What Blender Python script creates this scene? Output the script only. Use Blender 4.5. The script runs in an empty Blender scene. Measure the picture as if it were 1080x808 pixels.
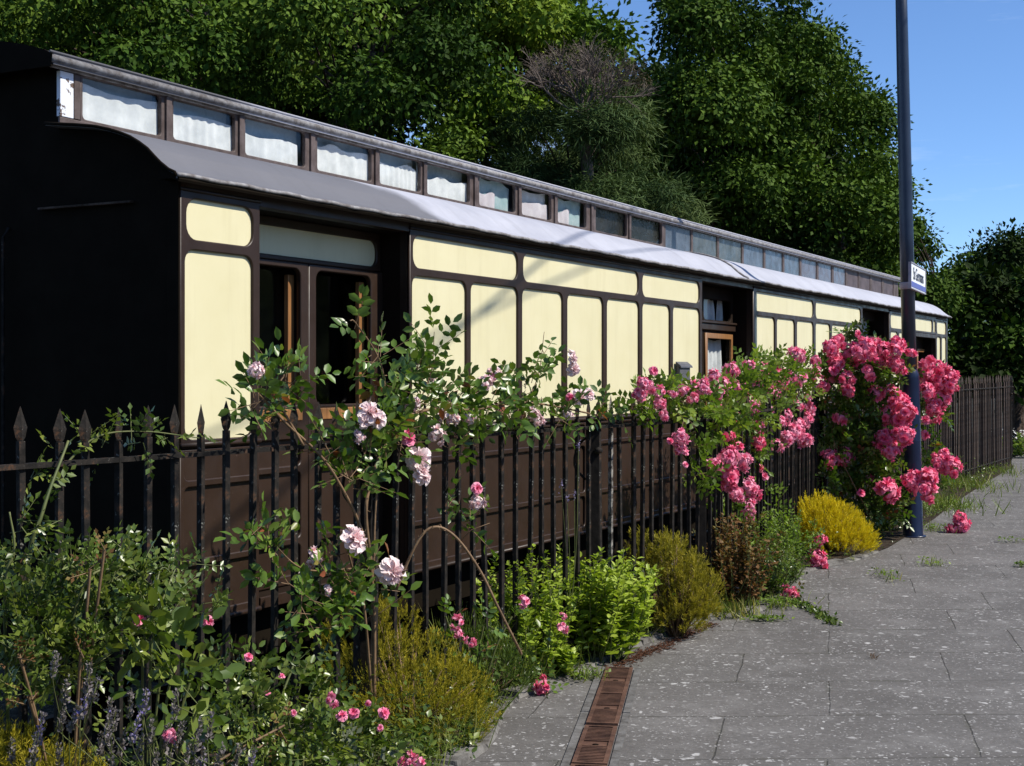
import bpy, bmesh, math, random
import numpy as np
from mathutils import Vector, Matrix

random.seed(7)
RNG = np.random.default_rng(11)
scene = bpy.context.scene
COL = scene.collection
H, F, CX, HY = 1.6, 1450.0, 540.0, 395.0      # eye height, focal length and horizon of the photograph (1080 px wide)


def at(px, py, Y):
    return Vector(((px - CX) / F * Y, Y, H - (py - HY) / F * Y))


def ground_at(px, py, z=0.0):
    Y = (H - z) * F / (py - HY)
    return Vector(((px - CX) / F * Y, Y, z))


# ------------------------------------------------------------------ helpers
def tag(o, label=None, cat=None, group=None, kind=None):
    if label: o['label'] = label
    if cat: o['category'] = cat
    if group: o['group'] = group
    if kind: o['kind'] = kind
    return o


def empty(name, loc=(0, 0, 0), rz=0.0):
    o = bpy.data.objects.new(name, None)
    o.empty_display_size = 0.1
    o.location = loc
    o.rotation_euler = (0, 0, rz)
    COL.objects.link(o)
    return o


def link(name, me, mat=None, parent=None, loc=None):
    o = bpy.data.objects.new(name, me)
    COL.objects.link(o)
    if mat is not None and not me.materials:
        me.materials.append(mat)
    if parent is not None:
        o.parent = parent
    if loc is not None:
        o.location = loc
    return o


class MB:
    """collects shapes into one mesh"""
    def __init__(s):
        s.v = []; s.f = []; s.sm = []

    def add(s, vs, fs, smooth=False):
        b = len(s.v)
        s.v += [tuple(v) for v in vs]
        for f in fs:
            s.f.append([i + b for i in f]); s.sm.append(smooth)
        return s

    def box(s, x0, x1, y0, y1, z0, z1):
        vs = [(x0, y0, z0), (x1, y0, z0), (x1, y1, z0), (x0, y1, z0), (x0, y0, z1), (x1, y0, z1), (x1, y1, z1), (x0, y1, z1)]
        return s.add(vs, [(0, 3, 2, 1), (4, 5, 6, 7), (0, 1, 5, 4), (1, 2, 6, 5), (2, 3, 7, 6), (3, 0, 4, 7)])

    def tube(s, pts, rad, n=6, cap=True):
        pts = [Vector(p) for p in pts]
        if not isinstance(rad, (list, tuple)):
            rad = [rad] * len(pts)
        vs = []; fs = []
        up = Vector((0.13, 0.21, 0.97))
        for i, p in enumerate(pts):
            d = (pts[min(i + 1, len(pts) - 1)] - pts[max(i - 1, 0)])
            d = d.normalized() if d.length > 1e-9 else Vector((0, 0, 1))
            if abs(d.dot(up)) > 0.98: up = Vector((1, 0.1, 0))
            a = d.cross(up).normalized(); b = d.cross(a)
            for k in range(n):
                t = 2 * math.pi * k / n
                vs.append(p + (a * math.cos(t) + b * math.sin(t)) * rad[i])
        for i in range(len(pts) - 1):
            for k in range(n):
                k2 = (k + 1) % n
                fs.append((i * n + k, i * n + k2, (i + 1) * n + k2, (i + 1) * n + k))
        if cap:
            fs.append(tuple(range(n - 1, -1, -1)))
            fs.append(tuple((len(pts) - 1) * n + k for k in range(n)))
        return s.add(vs, fs, True)

    def lathe(s, prof, c=(0, 0, 0), n=24):
        vs = []; fs = []
        for r, z in prof:
            for k in range(n):
                t = 2 * math.pi * k / n
                vs.append((c[0] + r * math.cos(t), c[1] + r * math.sin(t), c[2] + z))
        m = len(prof)
        for i in range(m - 1):
            for k in range(n):
                k2 = (k + 1) % n
                fs.append((i * n + k, i * n + k2, (i + 1) * n + k2, (i + 1) * n + k))
        fs.append(tuple(range(n - 1, -1, -1))); fs.append(tuple((m - 1) * n + k for k in range(n)))
        return s.add(vs, fs, True)

    def prism_yz(s, prof, x0, x1, smooth=False):
        """closed (y,z) profile swept along x"""
        n = len(prof)
        vs = [(x0, y, z) for y, z in prof] + [(x1, y, z) for y, z in prof]
        fs = [(i, (i + 1) % n, n + (i + 1) % n, n + i) for i in range(n)]
        s.add(vs, fs, smooth)
        s.add(vs, [tuple(range(n - 1, -1, -1)), tuple(range(n, 2 * n))])
        return s

    def mesh(s, name):
        me = bpy.data.meshes.new(name)
        me.from_pydata(s.v, [], s.f)
        me.polygons.foreach_set('use_smooth', s.sm)
        me.update()
        return me

    def build(s, name, mat, parent=None, loc=None, bevel=0):
        me = s.mesh(name)
        if bevel or True:
            bm = bmesh.new(); bm.from_mesh(me)
            bmesh.ops.recalc_face_normals(bm, faces=bm.faces)
            bm.to_mesh(me); bm.free()
        o = link(name, me, mat, parent, loc)
        if bevel:
            m = o.modifiers.new('bevel', 'BEVEL'); m.width = bevel; m.segments = 2; m.limit_method = 'ANGLE'
        return o


def rrect(x0, z0, x1, z1, r, n=5):
    r = min(r, (x1 - x0) / 2.05, (z1 - z0) / 2.05)
    pts = []
    for cx, cz, a0 in ((x1 - r, z1 - r, 0), (x0 + r, z1 - r, 90), (x0 + r, z0 + r, 180), (x1 - r, z0 + r, 270)):
        for k in range(n + 1):
            a = math.radians(a0 + 90 * k / n)
            pts.append((cx + r * math.cos(a), cz + r * math.sin(a)))
    return pts


def frame_mesh(outer, holes, depth, bevel, y):
    """a plate with shaped holes, standing in the xz plane, its middle at y"""
    cu = bpy.data.curves.new('plate', 'CURVE')
    cu.dimensions = '2D'; cu.fill_mode = 'BOTH'
    cu.extrude = depth / 2 - bevel; cu.bevel_depth = bevel; cu.bevel_resolution = 1; cu.offset = -bevel
    for poly in [outer] + holes:
        sp = cu.splines.new('POLY'); sp.points.add(len(poly) - 1); sp.use_cyclic_u = True
        for p, (a, b) in zip(sp.points, poly):
            p.co = (a, b, 0, 1)
    o = bpy.data.objects.new('plate', cu); COL.objects.link(o)
    dg = bpy.context.evaluated_depsgraph_get()
    me = bpy.data.meshes.new_from_object(o.evaluated_get(dg))
    bpy.data.objects.remove(o); bpy.data.curves.remove(cu)
    me.transform(Matrix(((1, 0, 0, 0), (0, 0, -1, y), (0, 1, 0, 0), (0, 0, 0, 1))))
    me.update()
    return me


def rect(x0, z0, x1, z1):
    return [(x0, z0), (x1, z0), (x1, z1), (x0, z1)]


# ------------------------------------------------------------------ materials
class NT:
    def __init__(s, name):
        s.m = bpy.data.materials.new(name); s.m.use_nodes = True
        s.t = s.m.node_tree; s.n = s.t.nodes; s.l = s.t.links
        s.p = s.n['Principled BSDF']; s.out = s.n['Material Output']

    def node(s, typ, **kw):
        nd = s.n.new(typ)
        for k, v in kw.items(): setattr(nd, k, v)
        return nd

    def noise(s, scale, detail=4, rough=0.6, vec=None, dim='3D'):
        nd = s.node('ShaderNodeTexNoise'); nd.inputs['Scale'].default_value = scale
        nd.inputs['Detail'].default_value = detail; nd.inputs['Roughness'].default_value = rough
        if vec is not None: s.l.new(vec, nd.inputs['Vector'])
        return nd.outputs['Fac']

    def ramp(s, fac, stops):
        nd = s.node('ShaderNodeValToRGB'); e = nd.color_ramp.elements
        while len(e) < len(stops): e.new(0.5)
        for el, (p, c) in zip(e, stops):
            el.position = p; el.color = c if len(c) == 4 else (*c, 1)
        s.l.new(fac, nd.inputs['Fac'])
        return nd.outputs['Color']

    def mix(s, fac, a, b, mode='MIX'):
        nd = s.node('ShaderNodeMix', data_type='RGBA', blend_type=mode)
        for k, v in ((0, fac), (6, a), (7, b)):
            if isinstance(v, (int, float)): nd.inputs[k].default_value = v
            elif isinstance(v, tuple): nd.inputs[k].default_value = v if len(v) == 4 else (*v, 1)
            else: s.l.new(v, nd.inputs[k])
        return nd.outputs[2]

    def math(s, op, a, b=0.0):
        nd = s.node('ShaderNodeMath', operation=op)
        for k, v in ((0, a), (1, b)):
            if isinstance(v, (int, float)): nd.inputs[k].default_value = v
            else: s.l.new(v, nd.inputs[k])
        return nd.outputs[0]

    def coord(s, which='Object'):
        return s.node('ShaderNodeTexCoord').outputs[which]

    def mapping(s, vec, scale=(1, 1, 1), rot=(0, 0, 0), loc=(0, 0, 0)):
        nd = s.node('ShaderNodeMapping'); s.l.new(vec, nd.inputs['Vector'])
        nd.inputs['Scale'].default_value = scale; nd.inputs['Rotation'].default_value = rot; nd.inputs['Location'].default_value = loc
        return nd.outputs[0]

    def bump(s, h, strength=0.3, dist=0.01):
        nd = s.node('ShaderNodeBump'); nd.inputs['Strength'].default_value = strength; nd.inputs['Distance'].default_value = dist
        s.l.new(h, nd.inputs['Height']); s.l.new(nd.outputs[0], s.p.inputs['Normal'])

    def set(s, col=None, rough=None, spec=None, metal=None):
        for k, v in (('Base Color', col), ('Roughness', rough), ('Specular IOR Level', spec), ('Metallic', metal)):
            if v is None: continue
            if isinstance(v, (int, float)): s.p.inputs[k].default_value = v
            elif isinstance(v, tuple): s.p.inputs[k].default_value = v if len(v) == 4 else (*v, 1)
            else: s.l.new(v, s.p.inputs[k])
        return s.m


def mottled(name, c0, c1, scale=6, rough=0.6, bump=0.15, spec=0.4, bscale=60, dist=0.004, detail=5, lo=0.35, hi=0.65):
    t = NT(name); v = t.coord()
    t.set(t.ramp(t.noise(scale, detail, 0.65, v), [(lo, c0), (hi, c1)]), rough, spec)
    if bump: t.bump(t.noise(bscale, 4, 0.6, v), bump, dist)
    return t.m


def leafmat(name, stops, transl=0.3, rough=0.42, spec=0.45):
    t = NT(name)
    a = t.node('ShaderNodeAttribute', attribute_name='tint')
    col = t.ramp(a.outputs['Fac'], stops)
    t.set(col, rough, spec)
    tr = t.node('ShaderNodeBsdfTranslucent'); mx = t.node('ShaderNodeMixShader'); mx.inputs[0].default_value = transl
    br = t.mix(1.0, col, (1.0, 0.9, 0.95) if 'petal' in name else (1.25, 1.35, 0.55), 'MULTIPLY')
    t.l.new(br, tr.inputs['Color'])
    t.l.new(t.p.outputs[0], mx.inputs[1]); t.l.new(tr.outputs[0], mx.inputs[2]); t.l.new(mx.outputs[0], t.out.inputs['Surface'])
    return t.m


M = {}
def cream_mat():
    t = NT('cream_paint'); v = t.coord()
    c = t.ramp(t.noise(2.3, 5, 0.6, v), [(0.3, (0.66, 0.605, 0.375)), (0.7, (0.715, 0.66, 0.43))])
    st = t.noise(1.0, 5, 0.7, t.mapping(v, (9, 9, 0.7)))
    c = t.mix(t.ramp(st, [(0.50, (0, 0, 0)), (0.80, (0.42,) * 3)]), c, (0.52, 0.46, 0.27))
    t.set(c, 0.42, 0.35)
    t.bump(t.noise(28, 3, 0.5, v), 0.12, 0.004)
    return t.m
M['cream'] = cream_mat()

def brown_mat():
    t = NT('chocolate_paint'); v = t.coord()
    c = t.ramp(t.noise(3, 6, 0.7, v), [(0.3, (0.024, 0.0135, 0.0088)), (0.7, (0.037, 0.021, 0.0138))])
    c = t.mix(t.ramp(t.noise(45, 4, 0.7, v), [(0.66, (0, 0, 0)), (0.72, (0.5,) * 3)]), c, (0.12, 0.08, 0.06))
    t.set(c, t.ramp(t.noise(7, 3, 0.6, v), [(0.3, (0.33,) * 3), (0.7, (0.52,) * 3)]), 0.35)
    t.bump(t.noise(35, 4, 0.6, v), 0.15, 0.003)
    return t.m
M['brown'] = brown_mat()
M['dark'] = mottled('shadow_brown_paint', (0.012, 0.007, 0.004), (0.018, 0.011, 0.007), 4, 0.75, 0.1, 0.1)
M['endwall'] = mottled('shade_black_paint', (0.008, 0.006, 0.004), (0.012, 0.009, 0.006), 4, 0.85, 0.1, 0.04)  # end wall's shade put into a near-black; underframe and trim share it
M['interior'] = mottled('dark_interior', (0.006, 0.005, 0.005), (0.012, 0.010, 0.009), 3, 0.9, 0, 0.05)

def orange_wood():
    t = NT('varnished_wood'); v = t.mapping(t.coord(), (30, 30, 1.6))
    t.set(t.ramp(t.noise(3, 5, 0.7, v), [(0.3, (0.19, 0.085, 0.032)), (0.7, (0.36, 0.175, 0.065))]), 0.35, 0.4)
    return t.m
M['wood'] = orange_wood()

def roof_mat():
    t = NT('lead_grey_roof'); v = t.coord()
    c = t.ramp(t.noise(1.7, 6, 0.65, v), [(0.3, (0.33, 0.335, 0.385)), (0.7, (0.44, 0.445, 0.50))])
    st = t.noise(1.0, 6, 0.75, t.mapping(v, (7, 1.2, 1.2)))
    c = t.mix(t.ramp(st, [(0.52, (0, 0, 0)), (0.74, (0.5,) * 3)]), c, (0.22, 0.22, 0.24))
    # first bays darker up to a slantwise edge: a shadow painted into the colour
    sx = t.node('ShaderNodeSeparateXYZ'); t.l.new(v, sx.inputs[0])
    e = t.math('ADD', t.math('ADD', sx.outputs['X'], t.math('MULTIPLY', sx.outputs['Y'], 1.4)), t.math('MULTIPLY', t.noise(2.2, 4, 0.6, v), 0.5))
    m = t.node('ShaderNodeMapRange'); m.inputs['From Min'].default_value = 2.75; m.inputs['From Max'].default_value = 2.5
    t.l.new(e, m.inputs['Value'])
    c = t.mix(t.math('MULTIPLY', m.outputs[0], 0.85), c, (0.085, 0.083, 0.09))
    t.set(c, 0.6, 0.35)
    t.bump(t.noise(12, 5, 0.6, v), 0.2, 0.01)
    return t.m
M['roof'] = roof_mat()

def peel_mat():
    t = NT('peeling_white_paint'); v = t.coord()
    n = t.noise(9, 7, 0.75, t.mapping(v, (0.5, 1, 1.4)))
    c = t.ramp(n, [(0.42, (0.055, 0.036, 0.028)), (0.50, (0.16, 0.12, 0.10)), (0.58, (0.50, 0.50, 0.52)), (0.75, (0.66, 0.66, 0.68))])
    t.set(c, 0.65, 0.3); t.bump(n, 0.5, 0.006)
    return t.m
M['peel'] = peel_mat()
M['fascia'] = mottled('weathered_fascia', (0.12, 0.105, 0.10), (0.30, 0.295, 0.30), 20, 0.6, 0.4, 0.3, lo=0.38, hi=0.66)
M['whiteboard'] = mottled('flaking_white_board', (0.12, 0.08, 0.06), (0.72, 0.75, 0.82), 11, 0.6, 0.3, 0.3, lo=0.40, hi=0.43)
M['clframe'] = mottled('weathered_brown_wood', (0.055, 0.038, 0.033), (0.14, 0.11, 0.105), 9, 0.6, 0.3, 0.3, lo=0.35, hi=0.75)

def glass_mat():
    t = NT('window_glass')
    tr = t.node('ShaderNodeBsdfTransparent'); tr.inputs[0].default_value = (0.97, 0.98, 0.98, 1)
    gl = t.node('ShaderNodeBsdfGlossy'); gl.inputs['Roughness'].default_value = 0.04
    fr = t.node('ShaderNodeLayerWeight'); fr.inputs['Blend'].default_value = 0.5
    f5 = t.math('ADD', t.math('MULTIPLY', t.math('POWER', fr.outputs['Facing'], 5.0), 0.3), 0.025)
    mx = t.node('ShaderNodeMixShader')
    t.l.new(f5, mx.inputs[0]); t.l.new(tr.outputs[0], mx.inputs[1]); t.l.new(gl.outputs[0], mx.inputs[2])
    t.l.new(mx.outputs[0], t.out.inputs['Surface'])
    return t.m
M['glass'] = glass_mat()

def frosted(name, a, b):
    t = NT(name); v = t.coord()
    n = t.noise(5, 6, 0.7, v)
    t.set(t.ramp(n, [(0.3, a), (0.7, b)]), t.ramp(t.noise(11, 3, 0.6, v), [(0.3, (0.15,) * 3), (0.7, (0.4,) * 3)]), 0.35)
    return t.m
M['frost_blue'] = frosted('dirty_blue_glass', (0.045, 0.055, 0.07), (0.11, 0.13, 0.16))
M['frost_green'] = frosted('dirty_green_glass', (0.035, 0.042, 0.038), (0.11, 0.12, 0.115))
M['frost_pale'] = frosted('pale_frosted_pane', (0.30, 0.35, 0.37), (0.46, 0.52, 0.54))
M['frost_dark'] = frosted('dark_dirty_glass', (0.014, 0.014, 0.013), (0.045, 0.044, 0.041))
M['frost_pink'] = frosted('pink_backed_glass', (0.075, 0.065, 0.078), (0.13, 0.125, 0.15))
M['board_red'] = mottled('red_brown_board', (0.055, 0.040, 0.042), (0.11, 0.085, 0.09), 5, 0.6, 0.2)

def cloth(name, a, b):
    t = NT(name); v = t.coord()
    t.set(t.ramp(t.noise(9, 4, 0.6, v), [(0.3, a), (0.7, b)]), 0.9, 0.1)
    return t.m
M['curtain'] = cloth('white_curtain', (0.52, 0.53, 0.53), (0.74, 0.74, 0.73))
M['teal'] = cloth('teal_cloth', (0.26, 0.38, 0.39), (0.42, 0.50, 0.51))
M['pink_cloth'] = cloth('pink_cloth', (0.50, 0.44, 0.46), (0.62, 0.58, 0.60))

def iron_mat():
    t = NT('rusty_black_iron'); v = t.coord()
    c = t.ramp(t.noise(16, 6, 0.7, v), [(0.40, (0.012, 0.011, 0.010)), (0.56, (0.026, 0.022, 0.019)), (0.68, (0.10, 0.05, 0.027))])
    c = t.mix(t.ramp(t.noise(38, 3, 0.6, v), [(0.67, (0, 0, 0)), (0.72, (0.8,) * 3)]), c, (0.20, 0.20, 0.18))
    t.set(c, t.ramp(t.noise(20, 3, 0.6, v), [(0.3, (0.6,) * 3), (0.7, (0.9,) * 3)]), 0.12)
    t.bump(t.noise(60, 4, 0.7, v), 0.5, 0.004)
    return t.m
M['iron'] = iron_mat()
M['iron_black'] = mottled('black_painted_iron', (0.008, 0.007, 0.0065), (0.02, 0.017, 0.015), 18, 0.75, 0.4, 0.08)
M['iron_brown'] = mottled('rust_brown_iron', (0.030, 0.022, 0.018), (0.085, 0.060, 0.048), 12, 0.75, 0.4, 0.2)
M['iron_flaky'] = mottled('flaking_pale_iron', (0.025, 0.021, 0.018), (0.25, 0.235, 0.21), 26, 0.7, 0.4, 0.3, lo=0.45, hi=0.6)
M['rust'] = mottled('rusty_cast_iron', (0.050, 0.024, 0.016), (0.125, 0.064, 0.042), 11, 0.75, 0.4, 0.25)
M['blue_post'] = mottled('navy_gloss_paint', (0.005, 0.009, 0.032), (0.009, 0.016, 0.046), 5, 0.3, 0.08, 0.5)
M['grey_post'] = mottled('slate_blue_paint', (0.015, 0.024, 0.048), (0.024, 0.036, 0.062), 5, 0.32, 0.08, 0.5)
M['white'] = mottled('white_enamel', (0.78, 0.79, 0.82), (0.84, 0.85, 0.87), 3, 0.35, 0)
M['signblue'] = mottled('sign_blue', (0.045, 0.04, 0.28), (0.06, 0.05, 0.32), 3, 0.35, 0)
M['ink'] = mottled('dark_ink', (0.01, 0.01, 0.03), (0.015, 0.015, 0.04), 3, 0.5, 0)
M['alu'] = mottled('grey_metal', (0.25, 0.23, 0.27), (0.36, 0.34, 0.38), 6, 0.4, 0)
M['greybox'] = mottled('grey_letterbox', (0.07, 0.07, 0.078), (0.11, 0.11, 0.12), 8, 0.45, 0.1)
M['soil'] = mottled('dry_soil', (0.018, 0.013, 0.009), (0.055, 0.042, 0.03), 9, 0.95, 0.8, 0.1, 25, 0.03)
M['ballast'] = mottled('weedy_ballast', (0.014, 0.014, 0.010), (0.045, 0.042, 0.032), 2.5, 0.95, 0.8, 0.1, 12, 0.05)
M['wooded'] = mottled('unseen_wooded_slope', (0.012, 0.020, 0.006), (0.045, 0.07, 0.018), 0.6, 0.9, 1.0, 0.1, 1.5, 0.5)
M['stone'] = mottled('edging_stone', (0.055, 0.05, 0.045), (0.20, 0.19, 0.175), 9, 0.85, 0.7, 0.2, 35, 0.012)
M['concrete'] = mottled('worn_concrete', (0.075, 0.07, 0.065), (0.16, 0.155, 0.15), 14, 0.85, 0.4, 0.2, 60, 0.006)
M['litter'] = mottled('dead_leaf_crumbs', (0.03, 0.014, 0.009), (0.11, 0.05, 0.03), 40, 0.9, 0.2, 0.1)
M['bark'] = mottled('bark', (0.03, 0.022, 0.016), (0.09, 0.065, 0.05), 8, 0.9, 0.8, 0.15, 20, 0.03)
M['deadwood'] = mottled('grey_dead_twigs', (0.11, 0.085, 0.072), (0.20, 0.165, 0.145), 5, 0.85, 0.2, 0.15)
M['stem'] = mottled('green_stem', (0.06, 0.085, 0.02), (0.14, 0.15, 0.05), 6, 0.6, 0.1)
M['cane'] = mottled('woody_cane', (0.10, 0.06, 0.03), (0.24, 0.15, 0.08), 10, 0.7, 0.3)

def paving_mat():
    t = NT('stone_paving'); g = t.node('ShaderNodeNewGeometry').outputs['Position']
    sx = t.node('ShaderNodeSeparateXYZ'); t.l.new(g, sx.inputs[0])
    u = t.math('SUBTRACT', sx.outputs['X'], t.math('MULTIPLY', sx.outputs['Y'], 0.23))
    w = t.math('SUBTRACT', sx.outputs['Y'], t.math('MULTIPLY', sx.outputs['X'], 0.03))
    wob = t.math('MULTIPLY', t.math('SUBTRACT', t.noise(2.2, 4, 0.6, g), 0.5), 0.035)
    cb = t.node('ShaderNodeCombineXYZ')
    t.l.new(t.math('ADD', u, wob), cb.inputs[0]); t.l.new(t.math('ADD', t.math('ADD', w, 0.03), wob), cb.inputs[1])
    br = t.node('ShaderNodeTexBrick'); t.l.new(cb.outputs[0], br.inputs['Vector'])
    br.inputs['Scale'].default_value = 1.0; br.inputs['Brick Width'].default_value = 1.12; br.inputs['Row Height'].default_value = 0.715
    br.inputs['Mortar Size'].default_value = 0.0055; br.inputs['Mortar Smooth'].default_value = 0.55
    br.inputs['Color1'].default_value = (0.136, 0.127, 0.120, 1); br.inputs['Color2'].default_value = (0.166, 0.155, 0.147, 1)
    br.inputs['Mortar'].default_value = (0.04, 0.036, 0.03, 1)
    br.offset = 0.43; br.squash = 1.25; br.squash_frequency = 3
    # broad damp and dirt patches
    c = t.mix(t.ramp(t.noise(0.9, 6, 0.65, g), [(0.35, (0.75,) * 3), (0.65, (0, 0, 0))]), br.outputs['Color'], (0.088, 0.081, 0.075))
    c = t.mix(t.ramp(t.noise(42, 4, 0.75, g), [(0.35, (0.55,) * 3), (0.62, (0, 0, 0))]), c, (0.055, 0.052, 0.048))
    c = t.mix(t.ramp(t.noise(3.1, 7, 0.72, g), [(0.50, (0, 0, 0)), (0.72, (0.65,) * 3)]), c, (0.195, 0.186, 0.178))
    # moss and dirt gathered along the joints
    b2 = t.node('ShaderNodeTexBrick'); t.l.new(cb.outputs[0], b2.inputs['Vector'])
    for k_, v_ in (('Scale', 1.0), ('Brick Width', 1.12), ('Row Height', 0.715), ('Mortar Size', 0.035), ('Mortar Smooth', 1.0)): b2.inputs[k_].default_value = v_
    b2.offset = 0.43; b2.squash = 1.25; b2.squash_frequency = 3
    jm = t.math('MULTIPLY', b2.outputs['Fac'], t.ramp(t.noise(4.5, 6, 0.7, g), [(0.48, (0, 0, 0)), (0.70, (0.7,) * 3)]))
    c = t.mix(jm, c, (0.050, 0.048, 0.030))
    # pale lichen and droppings
    dist = t.node('ShaderNodeVectorMath', operation='ADD')
    nz = t.node('ShaderNodeTexNoise'); nz.inputs['Scale'].default_value = 16; nz.inputs['Detail'].default_value = 3; t.l.new(g, nz.inputs['Vector'])
    scl = t.node('ShaderNodeVectorMath', operation='SCALE'); scl.inputs['Scale'].default_value = 0.09; t.l.new(nz.outputs['Color'], scl.inputs[0])
    t.l.new(g, dist.inputs[0]); t.l.new(scl.outputs[0], dist.inputs[1])
    spots = None
    for sc, thr, amp in ((9.0, 0.165, 0.7), (17, 0.205, 0.75), (31, 0.25, 0.7), (60, 0.30, 0.5)):
        vo = t.node('ShaderNodeTexVoronoi'); vo.inputs['Scale'].default_value = sc; t.l.new(dist.outputs[0], vo.inputs['Vector'])
        sz = t.node('ShaderNodeSeparateColor'); t.l.new(vo.outputs['Color'], sz.inputs[0])
        big = t.math('MULTIPLY', t.math('POWER', sz.outputs[0], 2.2), thr * 1.5)
        m = t.math('MULTIPLY', t.math('SUBTRACT', big, vo.outputs['Distance']), 12)
        m = t.math('MULTIPLY', t.math('MINIMUM', t.math('MAXIMUM', m, 0), 1), amp)
        spots = m if spots is None else t.math('MAXIMUM', spots, m)
    dens = t.ramp(t.noise(1.6, 3, 0.6, g), [(0.36, (0.45,) * 3), (0.60, (1,) * 3)])
    spots = t.math('MULTIPLY', spots, dens)
    c = t.mix(spots, c, (0.50, 0.49, 0.48))
    t.set(c, 0.8, 0.3)
    hh = t.math('ADD', t.math('MULTIPLY', br.outputs['Fac'], -0.8), t.math('MULTIPLY', t.noise(22, 6, 0.7, g), 0.5))
    t.bump(hh, 0.55, 0.012)
    return t.m
M['paving'] = paving_mat()

G = lambda *c: c
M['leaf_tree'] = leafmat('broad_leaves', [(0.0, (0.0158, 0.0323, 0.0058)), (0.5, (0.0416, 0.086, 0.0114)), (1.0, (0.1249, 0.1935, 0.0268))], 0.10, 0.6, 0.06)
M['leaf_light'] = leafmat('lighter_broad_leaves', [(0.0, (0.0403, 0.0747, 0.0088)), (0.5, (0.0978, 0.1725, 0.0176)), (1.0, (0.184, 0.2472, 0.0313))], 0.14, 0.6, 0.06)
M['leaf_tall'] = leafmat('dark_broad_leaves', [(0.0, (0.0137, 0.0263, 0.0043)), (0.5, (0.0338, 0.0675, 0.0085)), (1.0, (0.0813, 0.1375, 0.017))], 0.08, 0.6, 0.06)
M['needle'] = leafmat('pine_needles', [(0.0, (0.0203, 0.0406, 0.0123)), (0.5, (0.0406, 0.0725, 0.021)), (1.0, (0.0798, 0.116, 0.0345))], 0.08, 0.65, 0.08)
M['leaf_rose'] = leafmat('rose_leaves', [(0.0, (0.0433, 0.0799, 0.0127)), (0.6, (0.0986, 0.1785, 0.0255)), (0.93, (0.1845, 0.2465, 0.0416)), (1.0, (0.2465, 0.0739, 0.0365))], 0.26, 0.33, 0.5)
M['leaf_pink'] = leafmat('rambler_leaves', [(0.0, (0.065, 0.109, 0.015)), (0.6, (0.152, 0.239, 0.031)), (1.0, (0.275, 0.3434, 0.062))], 0.34, 0.42, 0.3)
M['leaf_gold'] = leafmat('golden_sprigs', [(0.0, (0.16, 0.15, 0.012)), (0.4, (0.50, 0.40, 0.014)), (1.0, (0.74, 0.60, 0.03))], 0.25, 0.6, 0.2)
M['leaf_olive'] = leafmat('olive_sprigs', [(0.0, (0.08, 0.085, 0.010)), (0.5, (0.26, 0.235, 0.016)), (1.0, (0.48, 0.39, 0.03))], 0.25, 0.6, 0.2)
M['leaf_conifer'] = leafmat('golden_green_sprigs', [(0.0, (0.12, 0.07, 0.02)), (0.35, (0.15, 0.15, 0.018)), (1.0, (0.38, 0.32, 0.035))], 0.25, 0.6, 0.2)
M['leaf_lime'] = leafmat('fresh_green_leaves', [(0.0, (0.13, 0.19, 0.015)), (0.5, (0.27, 0.36, 0.035)), (1.0, (0.42, 0.50, 0.09))], 0.3, 0.45, 0.3)
M['leaf_dry'] = leafmat('russet_leaves', [(0.0, (0.07, 0.033, 0.014)), (0.5, (0.17, 0.085, 0.032)), (1.0, (0.16, 0.16, 0.04))], 0.2, 0.6, 0.2)
M['leaf_dark'] = leafmat('dusky_leaves', [(0.0, (0.0328, 0.0575, 0.0097)), (0.5, (0.0849, 0.137, 0.0217)), (1.0, (0.2334, 0.274, 0.0539))], 0.26, 0.33, 0.5)
M['leaf_withered'] = leafmat('withered_leaves', [(0.0, (0.045, 0.038, 0.022)), (0.5, (0.085, 0.070, 0.045)), (1.0, (0.14, 0.12, 0.085))], 0.1, 0.7, 0.08)
M['leaf_grey'] = leafmat('grey_green_leaves', [(0.0, (0.07, 0.085, 0.05)), (1.0, (0.22, 0.24, 0.17))], 0.2, 0.6, 0.2)
M['lavender'] = leafmat('lavender_spikes', [(0.0, (0.12, 0.105, 0.10)), (0.75, (0.25, 0.22, 0.22)), (1.0, (0.18, 0.15, 0.38))], 0.2, 0.7, 0.2)
M['grass'] = leafmat('grass_blades', [(0.0, (0.06, 0.095, 0.015)), (0.6, (0.15, 0.20, 0.035)), (1.0, (0.32, 0.28, 0.10))], 0.3, 0.5, 0.3)
M['petal_pale'] = leafmat('pale_pink_petals', [(0.0, (0.80, 0.36, 0.38)), (0.4, (0.86, 0.60, 0.61)), (1.0, (0.88, 0.76, 0.75))], 0.2, 0.6, 0.2)
M['petal_pink'] = leafmat('pink_petals', [(0.0, (0.62, 0.030, 0.115)), (0.5, (0.84, 0.105, 0.245)), (1.0, (0.90, 0.30, 0.43))], 0.22, 0.55, 0.2)
M['petal_soft'] = leafmat('soft_pink_petals', [(0.0, (0.66, 0.06, 0.175)), (0.5, (0.84, 0.18, 0.33)), (1.0, (0.89, 0.42, 0.55))], 0.22, 0.55, 0.2)
M['petal_white'] = leafmat('white_petals', [(0.0, (0.7, 0.68, 0.6)), (1.0, (0.85, 0.85, 0.82))], 0.2, 0.5, 0.25)

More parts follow.
